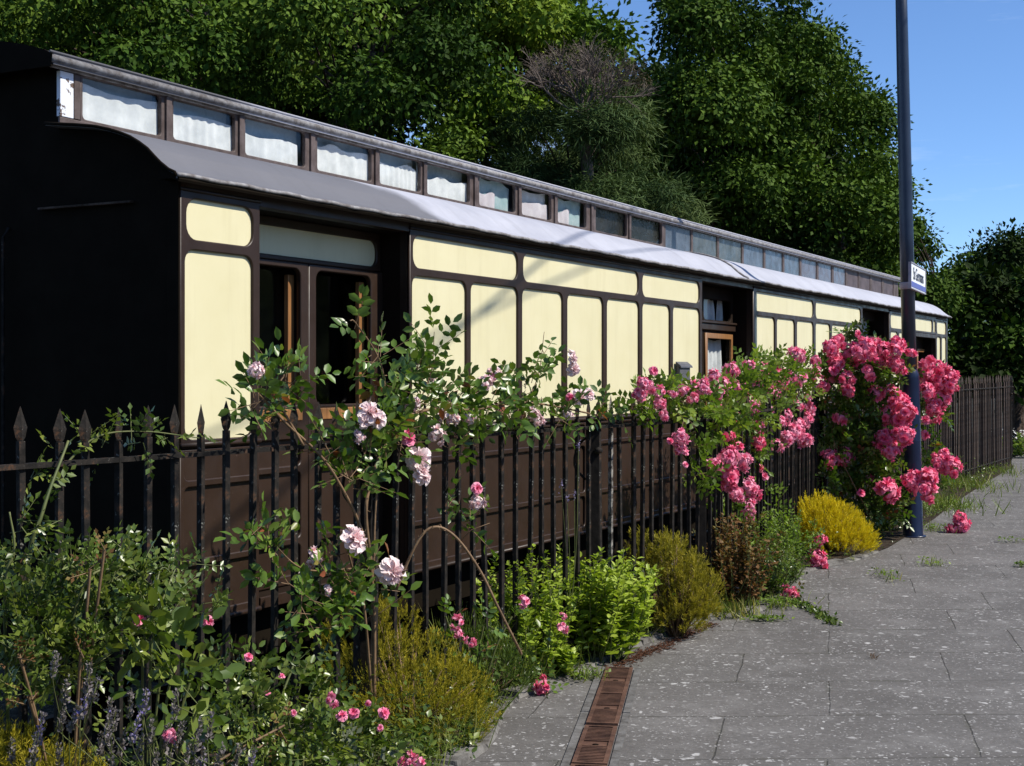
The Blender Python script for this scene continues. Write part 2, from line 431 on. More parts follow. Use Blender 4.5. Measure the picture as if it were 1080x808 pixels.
# ------------------------------------------------------------------ scatter: many small leaves in one mesh
LEAF4 = (np.array([(0, 0, 0), (0.45, -0.30, 0.07), (1, 0, -0.04), (0.45, 0.30, 0.07)]), [(0, 1, 2), (0, 2, 3)])
LEAF7 = (np.array([(0, 0, 0), (0.28, -0.24, 0.05), (0.65, -0.25, 0.04), (1, 0, -0.08), (0.65, 0.25, 0.04), (0.28, 0.24, 0.05), (0.5, 0, -0.03)]),
         [(0, 1, 6), (1, 2, 6), (2, 3, 6), (3, 4, 6), (4, 5, 6), (5, 0, 6)])
NARROW = (np.array([(0, 0, 0), (0.4, -0.13, 0.03), (1, 0, -0.06), (0.4, 0.13, 0.03)]), [(0, 1, 2), (0, 2, 3)])
NEEDLE = (np.array([(0, -0.02, 0), (0, 0.02, 0), (0.6, 0.055, 0.02), (1, 0, 0), (0.6, -0.055, 0.02)]), [(0, 1, 2, 3, 4)])
BLADE = (np.array([(0, -0.03, 0), (0, 0.03, 0), (0.55, 0.022, 0.07), (0.55, -0.022, 0.07), (1, 0, 0.0)]), [(0, 1, 2, 3), (3, 2, 4)])


BLADE_THIN = (np.array([(0, -0.010, 0), (0, 0.010, 0), (0.55, 0.008, 0.07), (0.55, -0.008, 0.07), (1, 0, 0.0)]), [(0, 1, 2, 3), (3, 2, 4)])


def nrm(a):
    return a / np.maximum(np.linalg.norm(a, axis=1, keepdims=True), 1e-9)


def rand_dirs(n):
    return nrm(RNG.normal(size=(n, 3)))


def scatter_mesh(name, tmpl, P, D, N, S, tint):
    tv, tf = tmpl
    P = np.asarray(P, float); n = len(P)
    D = nrm(np.asarray(D, float)); Y = np.cross(np.asarray(N, float), D)
    bad = np.linalg.norm(Y, axis=1) < 1e-4
    Y[bad] = np.cross(D[bad], np.array([0.3, 0.8, 0.5]))
    Y = nrm(Y); Z = np.cross(D, Y)
    S = np.asarray(S, float)[:, None, None]
    V = P[:, None, :] + S * (tv[None, :, 0:1] * D[:, None] + tv[None, :, 1:2] * Y[:, None] + tv[None, :, 2:3] * Z[:, None])
    nv = len(tv)
    V = V.reshape(-1, 3)
    loops = []; starts = []; totals = []; k = 0
    flat = np.concatenate([np.array(f) for f in tf]); ln = np.array([len(f) for f in tf])
    L = (flat[None, :] + (np.arange(n) * nv)[:, None]).ravel()
    tot = np.tile(ln, n); st = np.concatenate([[0], np.cumsum(tot)[:-1]])
    me = bpy.data.meshes.new(name)
    me.vertices.add(len(V)); me.vertices.foreach_set('co', V.astype(np.float32).ravel())
    me.loops.add(len(L)); me.loops.foreach_set('vertex_index', L.astype(np.int32))
    me.polygons.add(len(tot)); me.polygons.foreach_set('loop_start', st.astype(np.int32)); me.polygons.foreach_set('loop_total', tot.astype(np.int32))
    a = me.attributes.new('tint', 'FLOAT', 'POINT')
    a.data.foreach_set('value', np.repeat(np.clip(tint, 0, 1), nv).astype(np.float32))
    me.update(calc_edges=True); me.validate()
    return me


class Leaves:
    def __init__(s): s.P = []; s.D = []; s.N = []; s.S = []; s.T = []
    def add(s, P, D, N, S, T):
        s.P.append(P); s.D.append(D); s.N.append(N); s.S.append(S); s.T.append(T)
    def build(s, name, tmpl, mat, parent, origin=(0, 0, 0)):
        P = np.concatenate(s.P) - np.array(origin)
        me = scatter_mesh(name, tmpl, P, np.concatenate(s.D), np.concatenate(s.N), np.concatenate(s.S), np.concatenate(s.T))
        return link(name, me, mat, parent)


def clump(L, c, r, n, size, tint=0.5, shell=0.55, flat=1.0, up=0.35, tv=0.25):
    """a clump of leaves filling the outer part of a ball"""
    d = rand_dirs(n)
    rr = r * (shell + (1 - shell) * RNG.random(n)) ** 0.6
    P = np.array(c) + d * rr[:, None] * np.array([1, 1, flat])
    N = nrm(d * 1.0 + np.array([0, 0, up]) + RNG.normal(size=(n, 3)) * 0.38)
    D = nrm(np.cross(N, RNG.normal(size=(n, 3))) + d * 0.3 - np.array([0, 0, 0.25]))
    L.add(P, D, N, size * (0.65 + 0.7 * RNG.random(n)), np.clip(tint + tv * RNG.normal(size=n), 0, 1))


def sprigs(L, stems, c, r, n, size, leaflets=7, tint=0.5, length=0.12, aim=(0, 0, 0.4), stemr=0.0022, stemp=0.6):
    """compound rose leaves: a short stalk with paired leaflets"""
    r3 = np.array(r if hasattr(r, '__len__') else (r, r, r))
    for _ in range(n):
        d = rand_dirs(1)[0]
        base = np.array(c) + d * r3 * (0.25 + 0.75 * random.random())
        ax = nrm((d * 0.8 + np.array(aim) + RNG.normal(size=3) * 0.5)[None])[0]
        side = nrm(np.cross(ax, RNG.normal(size=3))[None])[0]
        nn = np.cross(side, ax)
        if nn[2] < 0: nn = -nn
        ln = length * (0.7 + 0.6 * random.random())
        tt = np.clip(tint + 0.22 * RNG.normal(), 0, 1)
        P = []; D = []
        m = leaflets // 2
        for k in range(m):
            f = (k + 0.8) / (m + 0.4)
            for sg in (-1, 1):
                P.append(base + ax * ln * f); D.append(side * sg + ax * 0.55)
        P.append(base + ax * ln); D.append(ax)
        q = len(P)
        L.add(np.array(P), np.array(D), np.tile(nn, (q, 1)) + RNG.normal(size=(q, 3)) * 0.35, size * (0.75 + 0.5 * RNG.random(q)), np.clip(tt + 0.08 * RNG.normal(size=q), 0, 1))
        if stems is not None and random.random() < stemp:
            stems.tube([base - ax * 0.02, base + ax * ln], [stemr, stemr * 0.6], 3, False)


def bez(pts, n=14):
    pts = [Vector(p) for p in pts]
    ext = [pts[0] * 2 - pts[1]] + pts + [pts[-1] * 2 - pts[-2]]
    out = []
    for i in range(1, len(ext) - 2):
        p0, p1, p2, p3 = ext[i - 1:i + 3]
        for k in range(n):
            t = k / n
            out.append(0.5 * ((2 * p1) + (p2 - p0) * t + (2 * p0 - 5 * p1 + 4 * p2 - p3) * t * t + (3 * p1 - p0 - 3 * p2 + p3) * t ** 3))
    out.append(pts[-1])
    return out


# ------------------------------------------------------------------ camera, light, sky
cam = bpy.data.cameras.new('camera'); cam.sensor_width = 36; cam.lens = 36 * F / 1080; cam.shift_y = -(404 - HY) / 1080
cam.clip_start = 0.05; cam.clip_end = 3000
co = bpy.data.objects.new('camera', cam); COL.objects.link(co)
co.location = (0, 0, H); co.rotation_euler = (math.radians(90), 0, 0); scene.camera = co

EL = math.radians(48)
SH = Vector((1.0, -0.24, 0)).normalized()
SUN = Vector((SH.x * math.cos(EL), SH.y * math.cos(EL), math.sin(EL)))
sl = bpy.data.lights.new('sun', 'SUN'); sl.energy = 5.0; sl.angle = math.radians(0.5); sl.color = (1.0, 0.945, 0.84)
so = bpy.data.objects.new('sun', sl); COL.objects.link(so); so.rotation_euler = SUN.to_track_quat('Z', 'Y').to_euler(); so.location = (20, 0, 30)
w = bpy.data.worlds.new('World'); scene.world = w; w.use_nodes = True
wn = w.node_tree
sky = wn.nodes.new('ShaderNodeTexSky'); sky.sky_type = 'NISHITA'; sky.sun_disc = False
sky.sun_elevation = EL; sky.sun_rotation = math.atan2(SH.x, SH.y); sky.air_density = 1.0; sky.dust_density = 0.0; sky.ozone_density = 8.0; sky.altitude = 2500
bg = wn.nodes['Background']; bg.inputs['Strength'].default_value = 0.145
# thin high cloud: faint streaks low in the sky
tcw = wn.nodes.new('ShaderNodeTexCoord'); mpw = wn.nodes.new('ShaderNodeMapping'); mpw.inputs['Scale'].default_value = (2.2, 2.2, 15); mpw.inputs['Location'].default_value = (0.3, 0.1, 0.4); mpw.inputs['Rotation'].default_value = (0.0, 0.08, 0)
nzw = wn.nodes.new('ShaderNodeTexNoise'); nzw.inputs['Scale'].default_value = 1.6; nzw.inputs['Detail'].default_value = 7; nzw.inputs['Roughness'].default_value = 0.6
rpw = wn.nodes.new('ShaderNodeMapRange'); rpw.inputs['From Min'].default_value = 0.50; rpw.inputs['From Max'].default_value = 0.80; rpw.inputs['To Max'].default_value = 0.55
mxw = wn.nodes.new('ShaderNodeMix'); mxw.data_type = 'RGBA'; mxw.inputs[7].default_value = (5.6, 6.2, 6.8, 1)
wn.links.new(tcw.outputs['Generated'], mpw.inputs[0]); wn.links.new(mpw.outputs[0], nzw.inputs['Vector']); wn.links.new(nzw.outputs['Fac'], rpw.inputs['Value'])
wn.links.new(rpw.outputs[0], mxw.inputs[0]); wn.links.new(sky.outputs[0], mxw.inputs[6]); wn.links.new(mxw.outputs[2], bg.inputs['Color'])
scene.view_settings.view_transform = 'Standard'; scene.view_settings.look = 'None'; scene.view_settings.gamma = 1
scene.view_settings.exposure = 0.30

# ------------------------------------------------------------------ the coach frame
D0, VPX = 6.5, 1330.0
TH = math.atan((VPX - CX) / F); SN, CS = math.sin(TH), math.cos(TH)
C0 = Vector(((188 - CX) / F * D0, D0, 0))
U = Vector((SN, CS, 0)); NV = Vector((CS, -SN, 0))


def T(px, y=0.0):
    """distance along the coach of a pixel column, on the plane y metres inside the body side"""
    o = px - CX
    return (o * (D0 + SN * y) - F * (C0.x - CS * y)) / (F * SN - CS * o)


def ZZ(px, py, y=0.0):
    t = T(px, y); Y = D0 + CS * t + SN * y
    return H - (py - HY) / F * Y


def side_w(t, y, z):
    return C0 + U * t - NV * y + Vector((0, 0, z))


WA, TT, TB, TP, CT, BO = 1.275, 2.195, 2.245, 2.44, 2.515, 0.40
TEND = T(998.5)

coach = empty('railway_carriage', C0, math.atan2(CS, SN))
tag(coach, 'cream and chocolate brown clerestory railway carriage standing behind the iron railings', 'railway carriage')


def part(name, mb, mat, bevel=0, parent=None):
    return mb.build(name, mat, parent or coach, bevel=bevel)


def panel_bay(t0, t1, tops, talls):
    """one stretch of body side between two doorways: frame with rounded holes, cream panels behind, brown lower side"""
    holes = [rrect(T(a), TB, T(b), TP, 0.07) for a, b in tops] + [rrect(T(a), WA + 0.012, T(b), TT, 0.06) for a, b in talls]
    fr = link('panel_frame', frame_mesh(rect(t0, WA - 0.03, t1, CT), holes, 0.02, 0.006, -0.004), M['brown'], coach)
    for a, b in tops:
        part('side_panel', MB().box(T(a) - 0.008, T(b) + 0.008, 0.001, 0.03, TB - 0.012, TP + 0.012), M['cream'])
    for a, b in talls:
        part('side_panel', MB().box(T(a) - 0.008, T(b) + 0.008, 0.001, 0.03, WA, TT + 0.012), M['cream'])
    wall = MB().box(t0 + 0.002, t1 - 0.002, 0.031, 0.06, BO, CT - 0.01)
    wall.box(t0 + 0.004, t1 - 0.004, 0.008, 0.03, BO + 0.006, WA - 0.032)
    wall.box(t0 + 0.001, t0 + 0.0085, 0.0075, 0.0305, WA - 0.031, CT - 0.011).box(t1 - 0.0085, t1 - 0.001, 0.0075, 0.0305, WA - 0.031, CT - 0.011)
    lo = []
    n = max(1, round((t1 - t0) / 2.6)); sp = (t1 - t0 - 0.03) / n
    for k in range(n):
        a = t0 + 0.03 + k * sp; b = a + sp - 0.03
        if b - a < 0.06: continue
        lo += [rrect(a, 1.095, b, WA - 0.055, 0.03, 3), rrect(a, 0.715, b, 1.06, 0.03, 3), rrect(a, 0.455, b, 0.68, 0.03, 3)]
    link('lower_side', frame_mesh(rect(t0 + 0.001, BO, t1 - 0.001, WA - 0.033), lo, 0.018, 0.006, -0.002), M['brown'], coach)
    part('body_wall', wall, M['brown'])
    part('waist_moulding', MB().tube([(t0, -0.014, WA - 0.012), (t1, -0.014, WA - 0.012)], 0.013, 8), M['brown'])
    part('skirt_moulding', MB().tube([(t0, -0.012, BO + 0.008), (t1, -0.012, BO + 0.008)], 0.014, 8), M['brown'])
    part('cant_moulding', MB().tube([(t0, -0.013, CT - 0.035), (t1, -0.013, CT - 0.035)], 0.010, 8), M['brown'])


R1 = (T(272), T(430.5)); R2 = (T(739.2), T(793.3)); R3 = (T(908.7), T(937)); R4 = (T(964), T(986.4))
panel_bay(0, R1[0], [(194.8, 265)], [(193.2, 264.6)])
panel_bay(R1[1], R2[0], [(434, 544.5), (550.3, 672), (676.3, 736.5)],
          [(433, 490), (495, 544.5), (549.3, 592), (597, 634.6), (638.8, 672.6), (676.3, 705.2), (708.6, 736.7)])
panel_bay(R2[1], R3[0], [(795.5, 856.8), (859.3, 907)], [(795.5, 816), (818.3, 837), (839.5, 856.8), (859.3, 874.5), (876.5, 891.5), (893.3, 907)])
panel_bay(R3[1], R4[0], [(938.5, 962.5)], [(938.5, 945.8), (947.4, 954.6), (956, 962.5)])
panel_bay(R4[1], TEND, [(987.4, 997)], [(987.4, 991.3), (992.6, 997)])
part('letterbox_plate', MB().box(T(711.5), T(722.5), -0.05, -0.014, ZZ(718, 402), ZZ(718, 384)), M['greybox'], 0.006).name = 'letterbox'
lb = coach.children[-1]
part('letterbox_hood', MB().prism_yz([(-0.066, ZZ(718, 388)), (-0.062, ZZ(718, 386)), (-0.014, ZZ(718, 381.5)), (-0.014, ZZ(718, 385))], T(711), T(723.3)), M['greybox'], 0.002, lb)

RD = 0.20   # doorways set back
TRIM = []


def curtain(parent, t0, t1, z0, z1, y, mat, waves=9, amp=0.012):
    n = waves * 6; vs = []; fs = []
    ph = random.random() * 6; fq = random.uniform(0.12, 0.4); tl_ = random.uniform(-0.03, 0.03)
    for i in range(n + 1):
        t = t0 + (t1 - t0) * i / n
        dy = amp * math.sin(i / 6 * 2 * math.pi + ph + 1.5 * math.sin(i * 0.11 + ph)) + amp * 0.5 * math.sin(i * 0.7 + ph * 2)
        sag = 0.014 * math.sin(i * fq + ph) + 0.006 * math.sin(i * 1.3 * fq + ph * 3) + tl_ * (i / n - 0.5)
        vs += [(t, y + dy * 1.2, z0), (t, y + dy, (z0 + z1) / 2), (t, y + dy * 0.5, z1 + sag)]
    for i in range(n):
        for k in range(2):
            fs.append((i * 3 + k, i * 3 + 3 + k, i * 3 + 4 + k, i * 3 + 1 + k))
    mb = MB(); mb.add(vs, fs, True)
    return mb.build('curtain', mat, parent)


def recess_shell(t0, t1, ztop=CT):
    sh = MB()
    sh.box(t0 - 0.04, t0 - 0.003, 0.061, RD + 0.10, BO + 0.002, ztop - 0.002)
    sh.box(t1 + 0.003, t1 + 0.04, 0.061, RD + 0.10, BO + 0.002, ztop - 0.002)
    sh.box(t0 - 0.002, t1 + 0.002, 0.062, RD + 0.10, ztop - 0.06, ztop - 0.004)
    sh.box(t0 - 0.002, t1 + 0.002, 0.004, RD + 0.10, BO + 0.004, BO + 0.04)
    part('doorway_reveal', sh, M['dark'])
    part('doorway_header', MB().box(t0 + 0.001, t1 - 0.001, -0.010, 0.06, ztop - 0.06, ztop - 0.001), M['brown'], 0.004)
    part('doorway_step', MB().box(t0 + 0.01, t1 - 0.01, -0.010, 0.003, BO + 0.001, BO + 0.06), M['brown'], 0.004)


# --- first doorway: a pair of glazed doors
t0, t1 = R1
recess_shell(t0, t1)
yb = RD + 0.02
ta, tm0, tm1, tb_ = t0 + 0.03, T(315.5, RD), T(332, RD), T(389.5, RD)
wz0, wz1 = 1.43, 2.185
hd = T(397.5, RD)
holes = [rrect(t0 + 0.02, 2.25, hd, 2.405, 0.06)]
link('door_surround', frame_mesh(rect(t0 - 0.002, 2.222, t1 + 0.002, CT - 0.061), holes, 0.03, 0.006, RD + 0.015), M['brown'], coach)
part('header_panel', MB().box(t0 + 0.005, hd + 0.012, RD + 0.016, RD + 0.028, 2.235, 2.417), M['cream'])
tdr = T(404, RD)
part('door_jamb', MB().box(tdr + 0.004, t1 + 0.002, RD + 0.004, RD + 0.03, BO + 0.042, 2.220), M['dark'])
tdm = (tm0 + tm1) / 2
for da, db, wa, wb in ((t0 + 0.002, tdm - 0.002, ta, tm0), (tdm + 0.002, tdr, tm1, tb_)):
    low = [rrect(wa, 1.10, wb, 1.24, 0.03), rrect(wa, 0.70, wb, 1.06, 0.03), rrect(wa, 0.50, wb, 0.66, 0.03)]
    dl = link('door', frame_mesh(rect(da, BO + 0.045, db, 2.219), [rrect(wa, wz0, wb, wz1, 0.05)] + low, 0.035, 0.008, RD + 0.005), M['brown'], coach)
    part('door_panel', MB().box(wa - 0.01, wb + 0.01, RD + 0.012, RD + 0.02, 0.49, 1.25), M['brown'], 0, dl)
    part('glass', MB().box(wa - 0.012, wb + 0.012, RD + 0.085, RD + 0.089, wz0 - 0.02, wz1 + 0.02), M['glass'], 0, dl)
    part('sash_stile', MB().box(wb - 0.040, wb + 0.015, RD + 0.045, RD + 0.075, wz0 - 0.03, wz1 - 0.03), M['wood'], 0.004, dl)
    part('sash_rail', MB().box(wa + 0.01, wb + 0.01, RD - 0.018, RD + 0.0, wz0 - 0.085, wz0 - 0.02), M['wood'], 0.004, dl)

# --- the other doorways
for (t0, t1), px in ((R2, (740, 770)), (R3, (909, 926)), (R4, (965, 978))):
    zt = CT if t0 < R4[0] - 0.1 else 2.225
    recess_shell(t0, t1, zt)
    if zt < CT:
        link('panel_frame', frame_mesh(rect(t0 + 0.001, zt, t1 - 0.001, CT), [rrect(t0 + 0.03, TB + 0.01, t1 - 0.28, TP, 0.06), rrect(t1 - 0.2, TB + 0.01, t1 - 0.05, TP, 0.04)], 0.02, 0.006, -0.004), M['brown'], coach)
        part('side_panel', MB().box(t0 + 0.015, t1 - 0.02, 0.001, 0.03, TB, TP + 0.01), M['cream'])
        part('body_wall', MB().box(t0 + 0.001, t1 - 0.001, 0.031, 0.06, zt + 0.001, CT - 0.01), M['brown'])
    wa, wb = T(px[0], RD) + 0.03, T(px[1], RD)
    a1, b1 = 1.28, min(1.95, zt - 0.2)
    holes = [rrect(wa + 0.05, a1, wb - 0.06, b1, 0.02, 2)]
    if zt == CT: holes.append(rrect(wa, 2.13, wb, 2.33, 0.05))
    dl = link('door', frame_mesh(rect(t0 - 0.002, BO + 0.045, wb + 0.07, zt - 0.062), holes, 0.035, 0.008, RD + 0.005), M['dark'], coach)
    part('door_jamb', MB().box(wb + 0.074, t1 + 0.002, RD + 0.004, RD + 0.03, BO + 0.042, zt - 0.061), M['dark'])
    link('sash_frame', frame_mesh(rect(wa, a1 - 0.05, wb - 0.01, b1 + 0.05), [rect(wa + 0.05, a1, wb - 0.06, b1)], 0.02, 0.005, RD - 0.024), M['wood'], dl)
    part('glass', MB().box(wa + 0.03, wb - 0.03, RD + 0.03, RD + 0.034, a1 - 0.02, b1 + 0.02), M['glass'], 0, dl)
    c = curtain(dl, wa + 0.18, wb - 0.06, a1 - 0.02, b1, RD + 0.08, M['curtain'], 5, 0.02)
    if zt == CT:
        part('glass', MB().box(wa - 0.01, wb + 0.01, RD + 0.03, RD + 0.034, 2.11, 2.35), M['glass'], 0, dl)
        curtain(dl, wa + 0.28, wa + 0.5, 2.10, 2.345, RD + 0.08, M['curtain'], 3, 0.02)
        curtain(dl, wb - 0.12, wb, 2.10, 2.345, RD + 0.08, M['curtain'], 2, 0.02)
        part('transom', MB().box(t0 + 0.004, wb + 0.06, RD - 0.04, RD - 0.013, 2.03, 2.09), M['brown'], 0.006, dl)
        part('transom', MB().box(t0 + 0.004, wb + 0.06, RD - 0.055, RD - 0.013, 2.095, 2.115), M['brown'], 0.004, dl)
    part('grab_rail', MB().tube([(wb + 0.16, RD + 0.0, 1.2), (wb + 0.16, RD - 0.05, 1.25), (wb + 0.16, RD - 0.05, 2.2), (wb + 0.16, RD + 0.0, 2.25)], 0.012, 8), M['brown'], 0, dl)

# --- ends, floor, interior, underframe
W = 2.70
prof_low = [(-0.065, 2.528), (-0.06, 2.545), (-0.02, 2.562), (0.03, 2.597), (0.065, 2.627), (0.11, 2.668), (0.164, 2.703), (0.22, 2.733), (0.285, 2.758), (0.36, 2.781), (0.45, 2.803), (0.58, 2.822), (0.70, 2.836), (0.785, 2.846)]
CY = 0.785
for te, nm in ((0.0, 0), (TEND, 1)):
    e = MB()
    a, b = (te + 0.002, te + 0.05) if nm == 0 else (te - 0.05, te - 0.002)
    outline = [(0.062, BO + 0.01), (W - 0.0, BO + 0.01), (W, 2.53)] + [(W - y, z - 0.02) for y, z in prof_low[2:]] + [(W - CY - 0.02, 3.17), (1.35, 3.27), (CY + 0.02, 3.17)] + [(y, z - 0.02) for y, z in reversed(prof_low[3:])] + [(0.062, 2.5)]
    e.prism_yz(outline, a, b)
    part('end_wall', e, M['endwall'])
part('corner_pillar', MB().box(-0.010, 0.0, -0.012, 0.06, BO, CT), M['endwall'], 0.004)  # near-black like the end wall, its shade put into the colour
part('end_strip', MB().box(-0.03, -0.002, 0.28, 0.90, ZZ(148, 203, 0) - 0.004, ZZ(148, 203, 0) + 0.006), M['bark'])
part('end_handrail', MB().tube([(-0.001, 1.14, 0.5), (-0.035, 1.14, 0.55), (-0.035, 1.14, 2.3), (-0.001, 1.14, 2.35)], 0.008, 8), M['iron'])
part('far_wall', MB().box(0.052, TEND - 0.052, W - 0.05, W, BO + 0.01, 2.53), M['endwall'])
part('floor', MB().box(0.052, TEND - 0.052, 0.31, W - 0.051, BO + 0.01, BO + 0.06), M['interior'])
part('partition', MB().box(0.06, TEND - 0.06, 0.62, 0.64, BO + 0.07, 2.78), M['interior'])
part('solebar', MB().box(0.1, TEND - 0.1, 0.12, 0.22, 0.13, BO - 0.003).box(0.1, TEND - 0.1, W - 0.22, W - 0.12, 0.13, BO - 0.003).box(0.1, 0.25, 0.221, W - 0.221, 0.1, BO - 0.003), M['endwall'])
for tc in (2.6, TEND - 2.6):
    bg_ = MB().box(tc - 1.5, tc + 1.5, 0.42, 0.52, -0.1, 0.12).box(tc - 1.5, tc + 1.5, W - 0.52, W - 0.42, -0.1, 0.12).box(tc - 0.2, tc + 0.2, 0.521, W - 0.521, -0.05, 0.12)
    bo = part('bogie', bg_, M['endwall'], 0.01)
    for dx in (-1.05, 1.05):
        ws = MB()
        for yy in (0.56, W - 0.68):
            prof = [(0.05, 0), (0.44, 0), (0.47, 0.02), (0.47, 0.03), (0.44, 0.05), (0.43, 0.12), (0.38, 0.12), (0.36, 0.07), (0.12, 0.07), (0.10, 0.12), (0.05, 0.12)]
            n = 28; vs = []; fs = []
            for r, q in prof:
                for k in range(n):
                    an = 2 * math.pi * k / n
                    vs.append((tc + dx + r * math.cos(an), yy + q, -0.05 + r * math.sin(an)))
            for i in range(len(prof) - 1):
                for k in range(n):
                    fs.append((i * n + k, i * n + (k + 1) % n, (i + 1) * n + (k + 1) % n, (i + 1) * n + k))
            ws.add(vs, fs, True)
        ws.tube([(tc + dx, 0.56, -0.05), (tc + dx, W - 0.56, -0.05)], 0.06, 10)
        part('wheelset', ws, M['endwall'], 0, bo)

# --- roof
RE = -0.085
lr = MB()
low_out = prof_low
low_in = [(y, z - 0.014) for y, z in reversed(prof_low)]
seams = [RE, T(789, -0.06) - 0.01, TEND + 0.05]
for a, b in zip(seams, seams[1:]):
    lr.prism_yz(low_out + low_in, a, b - 0.012)
    lr.prism_yz([(W - y, z) for y, z in low_out] + [(W - y, z) for y, z in low_in], a, b - 0.012)
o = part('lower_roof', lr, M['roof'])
part('roof_seam', MB().tube([(seams[1], y, z + 0.004) for y, z in prof_low], 0.014, 6), M['fascia'])
for te in (RE - 0.004, TEND + 0.045):
    part('roof_rim', MB().tube([(te, y, z - 0.004) for y, z in prof_low], 0.008, 6), M['endwall'])
part('eave_strip', MB().prism_yz([(-0.068, 2.500), (-0.074, 2.512), (-0.070, 2.527), (-0.02, 2.545), (0.05, 2.56), (0.05, 2.518), (-0.03, 2.516)], RE + 0.01, TEND + 0.03), M['endwall'])
gut = MB(); pts = []
L_ = TEND + 0.04 - RE
for i in range(181):
    x = RE + L_ * i / 180
    pts.append((x, -0.071 + 0.0025 * math.sin(i * 2.1), 2.531 + 0.003 * math.sin(i * 1.7) + 0.003 * math.sin(i * 0.31)))
gut.tube(pts, 0.011, 6)
part('eave_bead', gut, M['fascia'])
up = [(CY - 0.055, 3.150), (CY - 0.06, 3.176), (CY, 3.205), (CY + 0.15, 3.248), (1.15, 3.292), (1.35, 3.30)]
up = up + [(W - y, z) for y, z in reversed(up[:-1])]
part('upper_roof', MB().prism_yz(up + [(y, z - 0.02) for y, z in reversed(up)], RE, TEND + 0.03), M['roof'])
part('roof_end', MB().prism_yz([(y, z + 0.003) for y, z in up] + [(W - CY + 0.05, 3.12), (CY - 0.05, 3.12)], RE - 0.012, RE - 0.001), M['endwall'])  # dark board over the roof end, carrying its shade in the colour
part('roof_fascia', MB().tube([(RE - 0.01, CY - 0.05, 3.158), (TEND + 0.035, CY - 0.05, 3.158)], 0.021, 8), M['fascia'])
part('roof_fascia', MB().box(RE + 0.01, TEND + 0.02, CY - 0.03, CY - 0.012, 3.122, 3.146), M['fascia'], 0.004)
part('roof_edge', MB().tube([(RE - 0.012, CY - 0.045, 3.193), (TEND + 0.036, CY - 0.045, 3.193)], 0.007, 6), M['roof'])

# --- clerestory windows
wins = [(85.3, 168), (181, 246), (257, 320), (333, 390), (399, 442), (449, 494), (504, 542), (549, 580), (587, 617), (627, 660), (664, 697)]
edges2 = [700.5, 729.5, 757, 783, 806, 826, 844, 862, 878, 892.5, 906, 918.5, 931, 943]
wins2 = [(a + 1.0, b - 1.0) for a, b in zip(edges2, edges2[1:])]
Z0, Z1 = 2.900, 3.118
tsp = T(699, CY)
holes = [rrect(T(a, CY), Z0, T(b, CY), Z1, 0.022, 3) for a, b in wins]
link('clerestory_frame', frame_mesh(rect(0.13, 2.84, tsp, 3.15), holes, 0.03, 0.005, CY), M['clframe'], coach)
holes = [rrect(T(a, CY), Z0 - 0.03, T(b, CY), Z1 + 0.01, 0.008, 2) for a, b in wins2]
link('clerestory_frame', frame_mesh(rect(tsp + 0.001, 2.84, TEND, 3.15), holes, 0.02, 0.004, CY + 0.004), M['clframe'], coach)
part('clerestory_end_board', MB().box(0.0, 0.088, CY - 0.012, CY + 0.015, 2.892, 3.12), M['whiteboard'], 0.003)
part('clerestory_end_post', MB().box(0.089, 0.129, CY - 0.016, CY + 0.015, 2.892, 3.12), M['clframe'], 0.003)
part('clerestory_sill', MB().box(-0.02, 0.30, CY - 0.03, CY - 0.016, 2.853, 2.885), M['clframe'], 0.004)
for (a, b), (c, d) in zip(wins, wins[1:]):
    x0, x1 = T(b, CY), T(c, CY); m_ = (x0 + x1) / 2
    part('clerestory_mullion', MB().box(m_ - 0.022, m_ + 0.022, CY - 0.030, CY - 0.016, Z0 - 0.03, Z1 + 0.004), M['clframe'], 0.004)
for i, (a, b) in enumerate(wins):
    ta, tb_ = T(a, CY), T(b, CY)
    g = part('clerestory_window', MB().box(ta - 0.006, tb_ + 0.006, CY + 0.004, CY + 0.008, Z0 - 0.008, Z1 + 0.008), M['glass'])
    zt = Z1 - 0.045
    if i < 6:
        curtain(g, ta - 0.01, tb_ + 0.01 - (0.05 if i == 2 else 0), Z0 - 0.02, zt + 0.005 - 0.02 * (i % 3), CY + 0.02, M['curtain'], random.choice((5, 6, 7, 9)), random.uniform(0.003, 0.006))
        part('window_backing', MB().box(ta - 0.02, tb_ + 0.02, CY + 0.07, CY + 0.075, Z0 - 0.03, Z1 + 0.02), M['frost_pale'], 0, g)
    elif i < 9:
        curtain(g, ta - 0.01, tb_ + 0.01, Z0 - 0.02, Z1 + 0.01, CY + 0.05, M['teal'] if i != 7 else M['curtain'], 4, 0.006)
        curtain(g, ta - 0.01 + (tb_ - ta) * (0.0 if i != 8 else 0.1), ta + (tb_ - ta) * (0.55 if i != 7 else 1.0), Z0 - 0.02, Z1 - 0.10, CY + 0.03, M['pink_cloth'], 3, 0.006)
    else:
        part('window_backing', MB().box(ta - 0.02, tb_ + 0.02, CY + 0.03, CY + 0.035, Z0 - 0.03, Z1 + 0.02), M['frost_dark'], 0, g)
mats2 = ['frost_blue', 'frost_green', 'frost_green', 'frost_blue', 'frost_blue', 'frost_blue', 'frost_pink', 'frost_pink', 'frost_pink', 'board_red', 'board_red', 'board_red', 'board_red']
for (a, b), mt in zip(wins2, mats2):
    part('clerestory_window', MB().box(T(a, CY) - 0.006, T(b, CY) + 0.006, CY + 0.004, CY + 0.010, Z0 - 0.038, Z1 + 0.02), M[mt])
part('clerestory_back', MB().box(0.05, TEND - 0.05, W - CY - 0.02, W - CY, 2.84, 3.15), M['interior'])
part('clerestory_ceiling', MB().box(0.05, TEND - 0.05, CY + 0.1, W - CY - 0.03, 2.80, 2.82), M['interior'])

# ------------------------------------------------------------------ ground, platform, bed
def fpt(px):
    Y = 4.8 * 1366 / (1466 - px)
    return Vector(((px - CX) / F * Y, Y, 0))

